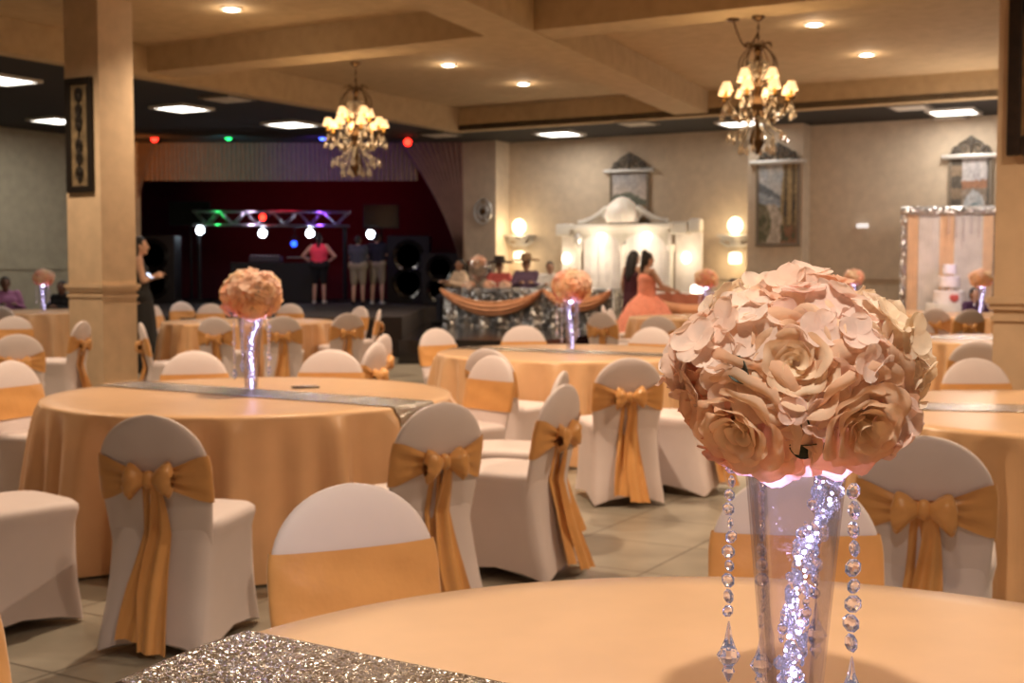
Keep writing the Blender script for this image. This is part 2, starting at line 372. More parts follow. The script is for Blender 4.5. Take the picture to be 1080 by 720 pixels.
def screen(px, py, wpx, hpx, label):
    c = on_y(px, py, 29.9); k = 29.9/F; t = thing('television_screen', label, 'screen', c)
    MB().box((0,0,0), (wpx*k, .08, hpx*k), bev=.015).build('casing', M['black'], t, smooth=False)
    MB().box((0,-.042,0), (wpx*k*.94, .004, hpx*k*.9)).build('display', M['black_gloss'], t, smooth=False)
    q = MB(); q.tube([(0,.07,.1),(0,.07,.66-c.z)], .03, 8); q.lathe([(.28,0),(.28,.03),(.05,.06)], 16, (0,.07,.655-c.z)); q.build('floor_stand', M['black'], t)
screen(200,225,44,25,'black screen hanging left of the truss at the back of the stage')
screen(402,228,38,26,'black screen hanging right of the truss behind the two men')
def speaker(px, Y, zs, w, h, label, n=1):
    x = (px-CX)*Y/F
    t = thing('loudspeaker', label, 'loudspeaker', (x, Y, zs))
    MB().box((0,0,h/2), (w,.6,h), bev=.02).build('cabinet', M['black'], t, smooth=False)
    for k in range(2):
        m = MB(); m.lathe([(w*.38,0),(w*.36,.02),(w*.25,-.01),(w*.08,-.03),(.01,-.02)], 20); o = m.build('cone', M['black_gloss'], t); o.rotation_euler=(PI/2,0,0); o.location=(0,-.3,h*(.3+.4*k))
speaker(432, 28.6, .65, .95, 1.5, 'tall black loudspeaker on the right of the stage beside the men')
speaker(165, 28.4, .65, 1.0, 1.5, 'black loudspeaker at the left of the stage behind the woman with a phone')
speaker(465, 27.6, .65, .8, 1.1, 'shorter black loudspeaker at the right end of the stage')
dj = thing('dj_desk', 'dark desk with mixing equipment at the back of the stage', 'desk', (on_y(290,280,29).x, 29, .65))
MB().box((0,0,.45),(1.9,.7,.9),bev=.02).build('desk_body', M['black'], dj, smooth=False)
mx = MB().box((-.2,0,.98),(.7,.45,.14),bev=.02).build('mixer', mat('mixer_grey', (.08,.07,.09), .4), dj, smooth=False)
m = MB()
for i in range(8): m.lathe([(.02,0),(.018,.03)], 8, (-.5+i*.085,-.12,1.05))
m.build('knob', M['steel'], mx)
MB().box((.55,0,1.02),(.5,.35,.02),bev=.005).build('laptop', M['steel'], dj, smooth=False)
# ------------------------------------------------------------------ ceiling fittings
for i, (px, py, lab) in enumerate(((244,9,'round downlight in the coffered ceiling nearest the left column'),(473,68,'round downlight right of the left chandelier, left of its pair'),
        (552,88,'round downlight at the middle of the coffered ceiling, right of its pair'),(859,25,'round downlight right of the swagged chandelier, nearer the beam'),(914,57,'round downlight nearest the back soffit on the right'))):
    p = on_z(px, py, ZC); t = thing('downlight', lab, 'downlight', p)
    MB().lathe([(.125,0),(.125,-.012),(.095,-.02),(.08,-.004),(.08,0)], 24).build('trim_ring', M['white_trim'], t)
    MB().lathe([(.08,-.003),(.06,-.02),(.02,-.028)], 20).build('lamp_face', M['downlight'], t)
def rotb(o, rz): o.rotation_euler.z = rz
for i, (px, py, lab) in enumerate(((3,83,'panel light at the left edge of the dark ceiling'),(60,126,'panel light in the dark ceiling beside the framed ironwork panel'),(192,113,'panel light in the dark ceiling right of the left column'),
        (307,130,'panel light in the dark ceiling left of the nearer chandelier top'),(590,140,'panel light in the dark strip above the white backdrop'),(783,129,'panel light seen behind the swagged chandelier'),(1006,117,'panel light in the dark strip near the right column'))):
    p = on_z(px, py, ZS); t = thing('panel_light', lab, 'panel light', p, RZ)
    m = MB()
    s_ = .34 if px < 200 else .36
    for dx, dy, a, b in ((0,s_,2*s_+.06,.05),(0,-s_,2*s_+.06,.05),(s_,0,.05,2*s_),(-s_,0,.05,2*s_)): m.box((dx,dy,-.02),(a,b,.04))
    m.build('frame', M['white_trim'], t, smooth=False)
    MB().box((0,0,-.012),(2*s_-.04,2*s_-.04,.02)).build('diffuser', M['panel'], t, smooth=False)
for px, py, lab in ((240,103,'grey air vent in the dark ceiling right of the left panel lights'),(464,141,'grey air vent at the corner of the soffit'),(672,129,'grey air vent in the dark strip left of the swagged chandelier'),(960,112,'grey air vent left of the right panel light'),(1003,124,'grey air vent behind the right panel light')):
    p = on_z(px, py, ZS); t = thing('air_vent', lab, 'air vent', p, RZ); m = MB(); m.box((0,0,-.015),(.62,.62,.03)); m.build('vent_frame', mat('vent_%d'%px, (.16,.14,.12), .6), t, smooth=False)
    m = MB()
    for k in range(6): m.box((0,-.22+k*.088,-.036),(.5,.05,.012))
    m.build('louvre', M['white_trim'], t, smooth=False)
# ------------------------------------------------------------------ chandelier
def chandelier(loc, ztop, label, swag=False):
    t = thing('chandelier', label, 'chandelier', loc)
    MB().lathe([(.01,.62),(.03,.6),(.05,.55),(.02,.5),(.035,.42),(.06,.36),(.03,.3),(.025,.15),(.06,.05),(.085,0),(.05,-.08),(.03,-.2),(.07,-.32),(.09,-.38),(.05,-.46),(.015,-.52)][::-1], 16).build('stem', M['bronze'], t)
    crown = None
    m = MB()
    for k in range(8):                      # birdcage scrolls of the crown
        a = 2*PI*k/8; pts = []
        for i in range(15):
            s = i/14; r = .03+.17*math.sin(s*PI)**.8; pts.append((r*math.cos(a), r*math.sin(a), .62-.42*s))
        m.tube(pts, .008, 6)
        pts = []
        for i in range(13):
            s = i/12*1.6*PI; r = .05*(1-i/15); pts.append(((.10+r*math.cos(s))*math.cos(a+.2), (.10+r*math.cos(s))*math.sin(a+.2), .60+r*math.sin(s)))
        m.tube(pts, .007, 6)
    m.build('crown', M['bronze'], t)
    m = MB()
    for k in range(14):
        a = 2*PI*k/14
        for j, z in enumerate((.30,.36,.42)): m.ico((.10*math.cos(a+j*.2), .10*math.sin(a+j*.2), z), (.018,.018,.034), 1)
    m.build('crown_beads', M['crystal_warm'], t, smooth=False)
    drop = None
    for tier, (n, rr, zz) in enumerate(((8,.36,.06),(4,.20,.20))):
        for k in range(n):
            a = 2*PI*k/n + .3 + tier*.35; ca, sa = math.cos(a), math.sin(a)
            pts = []
            for i in range(15):
                s = i/14; r = .04+(rr-.04)*s; z = zz-.10-.13*math.sin(s*PI)*1.0+.10*s*s; pts.append((r*ca, r*sa, z-.02))
            arm = MB().tube(pts, .011, 6); arm.lathe([(.012,0),(.045,.012),(.05,.022),(.02,.02)], 12, (rr*ca, rr*sa, zz-.03)); ao = arm.build('arm', M['bronze'], t)
            MB().lathe([(.017,0),(.017,.09)], 10, (rr*ca, rr*sa, zz-.012)).build('candle_sleeve', M['candle'], ao)
            f = lambda th, z: 1+.03*math.sin(th*16)
            sh = MB(); sh.lathe([(.068,0),(.066,.008),(.036,.098)], 48, (rr*ca, rr*sa, zz+.06), f, cap=False); sh.build('lamp_shade', M['shade'], ao)
            bu = MB().ball((rr*ca, rr*sa, zz+.10), (.016,.016,.026), 10); bu.build('bulb', M['bulb'], ao)
            for (dr, dz, s) in ((0,-.10,1.25),(-.09,-.17,1.1),(.035,-.19,1.2),(-.16,-.22,1.1)):
                q = ((rr+dr)*ca, (rr+dr)*sa, zz+dz); dm = MB()
                dm.lathe([(.001,.06*s),(.006,.045*s),(.012,.03*s),(.021*s,0),(.016*s,-.018*s),(.002,-.032*s)][::-1], 8, q)
                dm.tube([(q[0],q[1],q[2]+.05*s),(q[0],q[1],q[2]+.11)], .003, 4); dm.build('crystal_drop', M['crystal_warm'], ao, smooth=False)
    for k in range(16):
        a = 2*PI*k/16; r = (.30,.18)[k%2]; z = (-.30,-.42)[k%2]; dm = MB()
        pts = []
        for i in range(10): s = i/9; pts.append(((.06+(r-.06)*s)*math.cos(a), (.06+(r-.06)*s)*math.sin(a), -.10+(z+.10)*s-.05*math.sin(s*PI)))
        for q in pts[1:]: dm.ico(q, .013, 1)
        dm.tube(pts[1:]+[(pts[-1][0], pts[-1][1], z-.02)], .004, 4)
        q = (pts[-1][0], pts[-1][1], z-.06); dm.lathe([(.001,.065),(.010,.045),(.030,0),(.022,-.026),(.002,-.048)][::-1], 8, q)
        dm.build('crystal_swag', M['crystal_warm'], t, smooth=False)
    m = MB(); L = ztop-loc[2]-.62; n = int(L/.045)
    for i in range(n):
        z = .63+i*L/n; q = (0 if i%2 else .0, 0, z+.02)
        pts = [((.012*math.cos(s*2*PI/8) if i%2 else 0), (0 if i%2 else .012*math.cos(s*2*PI/8)), z+.02+.026*math.sin(s*2*PI/8)) for s in range(9)]
        m.tube(pts, .004, 5)
    m.tube([(0,0,.6),(0,0,ztop-loc[2]-.02)], .005, 5); m.build('hanging_chain', M['bronze'], t)
    MB().lathe([(.07,0),(.07,-.015),(.04,-.04),(.012,-.06)][::-1], 16, (0,0,ztop-loc[2])).build('ceiling_canopy', M['bronze'], t)
    if swag:
        m = MB(); e = Vector(swag)-Vector(loc); pts = []
        for i in range(17): s = i/16; pts.append((e.x*s, e.y*s, (ztop-loc[2]-.16)+(e.z-(ztop-loc[2]-.16))*s-.22*math.sin(s*PI)))
        m.tube(pts, .009, 6); m.lathe([(.07,0),(.07,-.015),(.03,-.03)][::-1], 12, (e.x,e.y,e.z)); m.build('swag_chain', M['bronze'], t)
    return t
c1 = on_z(375,66,4.05); k1 = c1.y
zc1 = on_y(375,135,k1).z-.1
chandelier((c1.x, c1.y, zc1), 4.05, 'crystal chandelier with lit shades hanging on the left, in front of the stage')
c2 = on_z(773,20,4.05) + dv*.28
zc2 = on_y(800,100,c2.y).z-.1
hk = on_z(773,20,4.05)
chandelier((c2.x, c2.y, zc2), 4.05, 'crystal chandelier with a swagged chain hanging on the right', (hk.x, hk.y, 4.05))
# ------------------------------------------------------------------ back wall decoration
def frame_wall(px, py, q):           # point on vertical plane q
    p = p_at(px, q); w = R(p, q); return on_y(px, py, w.y)
def painting(pxa, pya, pxb, pyb, q, fn, label, ped=True):
    a = frame_wall(pxa, pyb, q); b = frame_wall(pxb, pya, q); w = (Vector((b.x,b.y,0))-Vector((a.x,a.y,0))).length
    mid = (a+b)/2; h = b.z-a.z; t = thing('framed_painting', label, 'painting', (mid.x, mid.y, a.z), RZ)
    MB().grid(lambda u, v: (-w/2+w*u, -.035, h*v), 48, 80, color=fn).build('canvas', M['paint'], t)
    m = MB(); e = .05
    for c, d in (((-w/2,-.03,h/2),(e,.06,h+e)),((w/2,-.03,h/2),(e,.06,h+e)),((0,-.03,0),(w+e,.06,e))): m.box(c, d, bev=.008)
    m.build('frame', mat('frame_taupe_%d'%pxa, (.20,.16,.12), .5), t, smooth=False)
    MB().box((0,-.05,h+.03),(w+.28,.14,.07),bev=.015).build('cornice', M['silver'], t, smooth=False)
    m = MB()
    for sg in (-1,1):
        for (x0, r0, ex) in ((.16,.11,1.5),(.34,.08,1.4)):
            pts = []
            for i in range(26):
                s = i/25; aa = s*2*PI*ex; r = r0*(1-.75*s); pts.append((sg*w*(x0+.02)+sg*r*math.cos(aa+PI), -.05, h+.18+ (0 if x0<.3 else -.05) + r*math.sin(aa)))
            m.tube(pts, .018, 6)
        m.tube([(sg*w*.52,-.05,h+.07),(sg*w*.40,-.05,h+.12),(sg*w*.25,-.05,h+.26),(0,-.05,h+.36)], .016, 6)
    m.ball((0,-.05,h+.30),(.06,.03,.09),12); m.tube([(0,-.05,h+.05),(0,-.05,h+.28)], .025, 8)
    m.build('scroll_pediment', mat('pediment_%d'%pxa, (.10,.085,.07), .5, .3), t)
def nz(u, v, s=7, o=3.3): return mnoise.noise(Vector((u*s, v*s, o)))
def mixc(a, b, t): t = max(0, min(1, t)); return tuple(x+(y-x)*t for x, y in zip(a, b))
def stroke(c, u, v, k=.35): g = 1+k*nz(u, v, 22, 9.1)+.25*nz(u*.6, v, 45, 4.4); return tuple(max(.01, x*g) for x in c)
def paint1(u, v):        # pale sky, dark headland over grey water, warm houses at lower right
    u += .02*nz(u,v,20); v += .02*nz(u,v,20,1)
    sky = mixc((.50,.42,.36), (.34,.34,.36), (v-.6)*2.5+.5*nz(u,v,5))
    c = sky if v > .66+.07*math.sin(u*4)-.1*u*0 else (.13,.14,.11)
    if v < .54: c = mixc((.25,.29,.31), (.14,.17,.20), .5+nz(u,v*3,9))
    if u > .50+.10*nz(1,v,6) and v < .56-.12*abs(u-.78): c = (.26,.17,.09) if nz(u,v,11) > -.05 else (.10,.07,.045)
    if u > .68 and v < .18+.1*nz(u,3,8): c = (.30,.16,.10)
    return stroke(c, u, v)
def paint2(u, v):        # village street: sky and sea at left, pale path winding down, tall tan house at right
    u += .025*nz(u,v,16); v += .02*nz(u,v,16,1)
    c = mixc((.36,.39,.42), (.52,.50,.47), .5+nz(u,v,6))
    if v < .80-.35*u: c = (.16,.18,.20)
    if v < .66-.2*u: c = mixc((.24,.28,.33), (.34,.37,.40), .5+nz(u,v*3,8))
    if v < .52-.1*u: c = (.12,.12,.07) if nz(u,v,9) > 0 else (.20,.18,.12)
    px_ = .30+.22*math.sin(v*5.2+.4); wd = .05+.20*(1-v)*.8
    if v < .50 and abs(u-px_) < wd: c = mixc((.50,.44,.36), (.36,.31,.25), .5+nz(u,v,12))
    if u > .60+.03*math.sin(v*9) and v > .20: c = (.34,.25,.13) if math.sin(u*34) > -.3 else (.13,.10,.06)
    if u > .62 and .35 < v < .55 and math.sin(u*30) > .3: c = (.07,.06,.05)
    if u > .58 and v < .24: c = (.22,.12,.07) if nz(u,v,14) > 0 else (.10,.10,.06)
    return stroke(c, u, v)
def paint3(u, v):        # arcade with a pale arch over a terrace
    u += .02*nz(u,v,18); v += .02*nz(u,v,18,1)
    c = mixc((.38,.36,.38), (.50,.47,.47), .5+nz(u,v,6))
    if v < .74: c = (.30,.15,.09)
    if v < .64: c = (.24,.19,.15)
    if ((u-.6)/.26)**2+((v-.40)/.22)**2 < 1: c = mixc((.46,.46,.48), (.30,.33,.36), .5+nz(u,v,8))
    if ((u-.6)/.15)**2+((v-.30)/.18)**2 < 1: c = (.16,.22,.24)
    if u < .30: c = (.22,.16,.11) if math.sin(v*24) > .1 else (.09,.075,.06)
    if u > .90: c = (.09,.08,.07)
    if v < .16: c = (.26,.22,.18) if nz(u,v,12) > 0 else (.12,.11,.09)
    return stroke(c, u, v)
painting(645,181,684,260,QW-.0, paint1, 'framed landscape painting with a scrolled top above the white backdrop')
painting(799,172,843,258,2.05, paint2, 'framed village street painting with a scrolled top on the right pilaster')
painting(1001,166,1046,256,QW, paint3, 'framed arch scene painting with a scrolled top above the tinsel arch')
# round wall ornament on left pilaster
c = frame_wall(510,223,1.95); t = thing('wall_ornament', 'round silver ironwork ornament on the pilaster by the stage', 'wall ornament', c, RZ)
m = MB()
for r in (.20,.11): m.tube([(r*math.cos(i*PI/12), -.03, 1.25*r*math.sin(i*PI/12)) for i in range(25)], .02, 6)
for i in range(6): a = i*PI/3; m.tube([(0,-.03,0),(.2*math.cos(a),-.03,.25*math.sin(a))], .015, 6)
m.build('ironwork', M['silver'], t); MB().ball((0,-.03,0),(.07,.03,.07),12).build('boss', M['bronze'], t)
# sconces
def sconce(px, q, label):
    c = frame_wall(px, 252, q); t = thing('wall_sconce', label, 'wall sconce', c, RZ)
    m = MB(); m.box((0,-.13,.06),(.62,.26,.05),bev=.01); m.box((0,-.1,.0),(.46,.18,.07),bev=.02); m.box((0,-.06,-.09),(.26,.11,.12),bev=.03)
    for sg in (-1,1): m.tube([(sg*.25,-.1,.02),(sg*.30,-.1,-.04),(sg*.22,-.1,-.10),(sg*.12,-.1,-.14)], .03, 8)
    m.build('shelf_bracket', M['silver'], t)
    MB().ball((0,-.14,.25),(.14,.14,.16),20).build('globe_lamp', emission('globe_%d'%px, (1,.80,.50), 5), t)
    MB().lathe([(.05,.02),(.11,0),(.12,-.14),(.10,-.19)][::-1], 20, (0,-.13,-.27)).build('lower_lamp', emission('lower_%d'%px, (1,.80,.50), 4.5), t)
    w = R(0,0)
    light('POINT', c - V*.42 + Vector((0,0,.18)), 14, (1,.72,.40), .12); light('POINT', c - V*.40 + Vector((0,0,-.5)), 9, (1,.72,.40), .1)
sconce(551, QW, 'glowing globe sconce on a silver bracket behind the head table')
sconce(778, QW, 'glowing globe sconce on a silver bracket left of the village painting')
c = frame_wall(910,238,QW); o = MB().box((0,-.03,0),(.20,.06,.075),bev=.01).build('wall_sign', mat('lit_sign', (.8,.8,.8), .5, emit=(1,.95,.95), estr=.8), smooth=False); o.location = c; o.rotation_euler.z = RZ
tag(o, 'small white lit box on the bare wall left of the tinsel arch', 'wall box')
# white chapel backdrop
qb = QW-.35; cb = frame_wall(656, 303, qb); bk = thing('ceremony_backdrop', 'white ceremony backdrop with scroll pediment and two lit curtained arches', 'backdrop', (cb.x, cb.y, .0), RZ)
kb = cb.y/F/math.cos(PHI)*1.0
def bx(px): return (px-656)*kb*.98
def bz(py): return on_y(656, py, cb.y).z
m = MB(); m.box((0,0,bz(239)),(bx(708)-bx(604),.34,.10),bev=.02); m.box((0,0,bz(243)),(bx(704)-bx(608),.26,.10),bev=.01)
for a, b in ((588,604),(706,722)): m.box(((bx(a)+bx(b))/2,0,bz(241.5)),(bx(b)-bx(a),.22,.24),bev=.03)
m.box((bx(729),0,bz(239)),(bx(735)-bx(723),.2,.26),bev=.05)
m.build('cornice', M['white_trim'], bk, smooth=False)
m = MB()
for i in range(2):
    x0, x1 = (bx(614), bx(657)) if i == 0 else (bx(657), bx(703)); xm = (x0+x1)/2; hw = (x1-x0)/2-.03
    zt = bz(244); zr = bz(262)
    pts_t = [(x0+(x1-x0)*k/20) for k in range(21)]
    for k in range(20):
        xa, xb = pts_t[k], pts_t[k+1]
        za = zr+(zt-zr-.03)*math.sqrt(max(0,1-((xa-xm)/hw)**2)) if abs(xa-xm)<hw else zr
        zb = zr+(zt-zr-.03)*math.sqrt(max(0,1-((xb-xm)/hw)**2)) if abs(xb-xm)<hw else zr
        m.bm.faces.new([m.bm.verts.new(v) for v in ((xa,-.08,za),(xb,-.08,zb),(xb,-.08,zt+.02),(xa,-.08,zt+.02))])
bmesh.ops.solidify(m.bm, geom=m.bm.faces[:], thickness=.05)
m.build('arch_panel', M['white_trim'], bk, smooth=False)
for px in (611,657,705):
    MB().lathe([(.07,0),(.07,.12),(.045,.15),(.045,bz(262)-.1),(.075,bz(262)),(.075,bz(258))], 16, (bx(px),0,0)).build('column', M['white_trim'], bk)
for i, (a, b) in enumerate(((614,656),(658,704))):
    x0, x1 = bx(a), bx(b)
    cu = MB().grid(lambda u, v: (x0+(x1-x0)*u, .08-.035*abs(math.sin(u*15*PI)), .03+(bz(246)-.03)*v), 120, 4, thick=.008).build('curtain', M['whitedrape'], bk)
    g = MB()
    for j in range(4):
        for k in range(14): g.ico((x0+(x1-x0)*(.2+.2*j), .02, bz(300)+.06*k*1.1), .014, 1)
    g.build('bead_string', M['crystal'], cu, smooth=False)
    MB().lathe([(.03,0),(.07,-.05),(.08,-.09),(.02,-.09)][::-1], 16, ((x0+x1)/2,-.0,bz(245))).build('arch_lamp', emission('archlamp_%d'%i, (1,.86,.66), 14), bk)
    light('POINT', Vector((cb.x,cb.y,0)) + U*((x0+x1)/2) - V*.42 + Vector((0,0,bz(262))), 22, (1,.82,.6), .06)
for sg in (-1,1):
    pts = []; rad = []
    for i in range(22):
        s = i/21
        if s < .6: q = s/.6; pts.append((sg*(.95-.6*q), 0, bz(236)+.04+.26*q*q)); rad.append(.05+.015*q)
        else: q = (s-.6)/.4; a = PI/2-q*1.5*PI; pts.append((sg*(.35-.07*math.cos(a)*1.0), 0, bz(236)+.22+.08*math.sin(a))); rad.append(.065-.03*q)
    MB().tube(pts, rad, 8).build('scroll', M['white_trim'], bk)
sh = MB(); sh.lathe([(.30,0),(.33,.10),(.31,.22),(.24,.36),(.12,.46),(.02,.49)], 32, (0,0,bz(237)+.05), lambda t, z: 1+.04*math.sin(t*14)); sh.build('domed_finial', mat('pearl_finial', (.85,.78,.70), .35, emit=(1,.8,.6), estr=.25), bk)
for a, b, nm in ((590,606,0),(707,733,1)):
    x0, x1 = bx(a), bx(b); pn = MB().box(((x0+x1)/2,.12,bz(246)/2),(x1-x0,.06,bz(246)),bev=.01).build('side_panel', M['whitedrape'], bk, smooth=False)
    MB().ball(((x0+x1)/2,-.02,bz(272)),(.085,.085,.11),16).build('side_lamp', emission('sidelamp_%d'%nm, (1,.82,.58), 6), pn)
    light('POINT', Vector((cb.x,cb.y,0)) + U*((x0+x1)/2) - V*.25 + Vector((0,0,bz(272))), 6, (1,.78,.5), .08)
m = MB(); m.lathe([(.03,-.1),(.09,0),(.10,.10),(.05,.18)], 14, (bx(613),-.12,bz(256))); m.build('urn_ornament', M['silver'], bk)
# tinsel arch on the right
ya = 20.9; k = ya/F; ar = thing('draped_arch', 'silver tinsel arch with white and peach drapes beside the right column', 'arch', (on_y(1001,300,ya).x, ya, 0), RZ*.35)
za = on_y(1000,222,ya).z; hw = 47*k
for sg in (-1,1): MB().tube([(sg*hw,0,0),(sg*hw,0,za)], .055, 10).build('post', M['glitter_frame'], ar)
MB().tube([(-hw-.05,0,za),(hw+.05,0,za)], .075, 10).build('top_bar', M['glitter_frame'], ar)
for i, (a, b, mm) in enumerate(((-.93,-.68,'peach'),(-.68,-.22,'whitedrape'),(-.22,.10,'peach'),(.10,.72,'whitedrape'),(.72,.95,'peach'))):
    MB().grid(lambda u, v: (hw*(a+(b-a)*u), .07-.03*abs(math.sin(u*(b-a)*18*PI)), .02+(za-.05)*v), 60, 4, thick=.006).build('drape', M[mm], ar)
m = MB()
for i in range(5):
    for kk in range(5+i%3): m.ico((hw*(-.05+.16*i), -.12, za-.12-.06*kk), .022, 1)
m.build('crystal_string', M['crystal'], ar, smooth=False)
# framed ironwork on left column
fo = CL - U*.27
def colpt(px, py):  # on the -v face plane of left column
    return on_y(px, py, CL.y+.13)
a = colpt(70,203); b = colpt(104,82); w = (b.x-a.x)/math.cos(PHI)*.93; h = b.z-a.z; c = CL - U*.285
t = thing('iron_wall_panel', 'tall dark framed ironwork panel hanging on the left column', 'wall panel', (c.x, c.y, a.z), RZ)
m = MB(); e = .07
for cc, d in (((-w/2+e/2,-.025,h/2),(e,.05,h)),((w/2-e/2,-.025,h/2),(e,.05,h)),((0,-.025,e/2),(w-2*e,.05,e)),((0,-.025,h-e/2),(w-2*e,.05,e))): m.box(cc, d, bev=.008)
m.build('frame', M['bronze_dark'], t, smooth=False)
MB().box((0,-.012,h/2),(w-1.6*e,.02,h-1.6*e)).build('backing', mat('aged_tan', (.17,.12,.065), .7, var=.4, scale=12), t, smooth=False)
m = MB()
for sy in (-1,1):
    for sg in (-1,1):
        for zc_, r0 in ((.36,.06),(.22,.05),(.11,.055)):
            pts = [(sg*(.005+ (r0*(1-.7*i/20))*(1-math.cos(i/20*2*PI*1.3))*.5), -.04, h/2+sy*(zc_*h*.95) + r0*(1-.7*i/20)*1.5*math.sin(i/20*2*PI*1.3)) for i in range(21)]
            m.tube(pts, .008, 6)
    m.ball((0,-.04,h/2+sy*.33*h),(.03,.012,.05),10); m.ball((0,-.04,h/2+sy*.07*h),(.045,.012,.05),10)
    m.tube([(0,-.04,h/2),(0,-.04,h/2+sy*.42*h)], .008, 6)
m.build('iron_scrollwork', M['bronze_dark'], t)
# framed picture on right column
c = on_y(1063, 80, 7.76); t = thing('framed_picture', 'dark wood framed picture hanging high on the right column', 'picture', (c.x, c.y-.01, 0), RZ)
z0 = on_y(1062,165,7.75).z; z1 = on_y(1062,-4,7.75).z; w = .40; m = MB()
for cc, d in (((.04,-.02,(z0+z1)/2),(.08,.04,z1-z0)),((w-.04,-.02,(z0+z1)/2),(.08,.04,z1-z0)),((w/2,-.02,z0+.06),(w-.16,.04,.12)),((w/2,-.02,z1-.06),(w-.16,.04,.12))): m.box(cc, d, bev=.01)
m.build('frame', mat('dark_wood', (.022,.012,.008), .4, var=.4, scale=20), t, smooth=False)
MB().box((w/2,-.008,(z0+z1)/2),(w-.14,.012,z1-z0-.2)).build('picture_panel', mat('picture_tan', (.22,.13,.06), .5, var=.5, scale=8), t, smooth=False)
# ------------------------------------------------------------------ tables
TZ = .76; TR = 1.05
def cloth_mesh(seed):
    rnd = random.Random(seed); ph = [rnd.uniform(0, 2*PI) for _ in range(4)]
    m = MB(); n = 260; prof = []
    for i in range(1, 14): prof.append((TR*i/14*.985, TZ))
    prof += [(TR*.995, TZ-.001), (TR+.004, TZ-.006), (TR+.009, TZ-.018), (TR+.012, TZ-.05)]
    for i in range(1, 15): prof.append((TR+.014+.045*i/14, TZ-.05-(TZ-.062)*i/14))
    def fn(t, z):
        d = max(0, min(1, (TZ-.02-z)/.55)); d = d**.5
        w = .55*math.sin(17*t+ph[0]+.8*math.sin(3*t+ph[1]))+.35*math.sin(26*t+ph[2]+.6*math.sin(5*t))+.28*math.sin(39*t+ph[3])
        return 1+.085*d*w
    m.lathe([(.01, TZ)] + prof, n, fn=fn, cap=False)
    return m
def table(cx, cy, label, rot=0, me=[None]):
    if me[0] is None:
        o = cloth_mesh(1).build('tablecloth', M['cloth'], angle=60); me[0] = o.data
    else:
        o = bpy.data.objects.new('tablecloth', me[0]); COL.objects.link(o)
    o.location = (cx, cy, 0); o.rotation_euler.z = rot
    return tag(o, label, 'tablecloth', 'champagne tablecloths on the round tables')
def runner(cx, cy, label, ang, off=0, w=.32, drop=.45):
    d = Vector((math.cos(ang), math.sin(ang), 0)); n = Vector((-d.y, d.x, 0)); Rr = TR+.016
    hl = math.sqrt(Rr**2-max(abs(off-w/2),abs(off+w/2))**2)
    def f(u, v):
        s = (u-.5)*2; o = off+(v-.5)*w; e = math.sqrt(Rr**2-o*o)+.004; t = s*(e+drop)
        if abs(t) <= e-.02: q = t; z = TZ+.004
        else:
            b = abs(t)-(e-.02); a = min(1, b/.05); q = (e-.02+.022*math.sin(a*PI/2)+.075*max(0,b-.05)+.025*max(0,b-.05)**.5+.105*min(1,max(0,b-.05)/.3))*(1 if t > 0 else -1); z = TZ+.004-.024*(1-math.cos(a*PI/2))-max(0, b-.05)
        return tuple(Vector((cx,cy,z))+d*q+n*o)
    o = MB().grid(f, 260, 8).build('table_runner', M['runner'], angle=80)
    return tag(o, label, 'table runner', 'silver sequin runners across the tables')
T = {}
def Tb(k, px, py, label, rot, rn=None, ang=-30, off=0, pos=None):
    p = on_z(px, py, TZ) if pos is None else Vector(pos); T[k] = p
    table(p.x, p.y, label, rot)
    if rn: runner(p.x, p.y, rn, math.radians(ang), off)
Tb('T0', 835, 807, 'champagne satin tablecloth on the nearest round table in the foreground', .3, 'silver sequin runner across the nearest table, in the bottom foreground', -32, -.085)
Tb('T1', 265, 415, 'champagne satin tablecloth on the large round table at left, beyond the bow backed chairs', 1.1, 'silver sequin runner across the large table at left', -32, .02)
Tb('T2', 602, 371, 'champagne satin tablecloth on the round table in the middle, in front of the head table', 2.0, 'silver sequin runner across the middle table', -30, .02)
Tb('T3', 262, 338.5, 'champagne satin tablecloth on the round table right of the left column, before the stage', .7)
Tb('T4', 46, 328, 'champagne satin tablecloth on the far left table where the man in mauve sits', 2.6)
Tb('T5', 745, 334, 'champagne satin tablecloth on the round table in front of the coral ball gown', 1.6)
Tb('T6', 1088, 358, 'champagne satin tablecloth on the table partly hidden by the right column', 3.3, 'silver sequin runner on the table partly hidden by the right column', -28, .02)
Tb('T7', 1132, 433, 'champagne satin tablecloth on the table at the right edge, beside the big bouquet', 4.1, 'silver sequin runner across the table at the right edge', -12, .03)
Tb('T8', 0, 0, 'champagne satin tablecloth on the far right table with the small orange bouquet', 5.0, pos=(5.42,20.15,TZ))
Tb('T9', 0, 0, 'champagne satin tablecloth on the far table in front of the tinsel arch', 5.6, pos=(6.72,18.2,TZ))
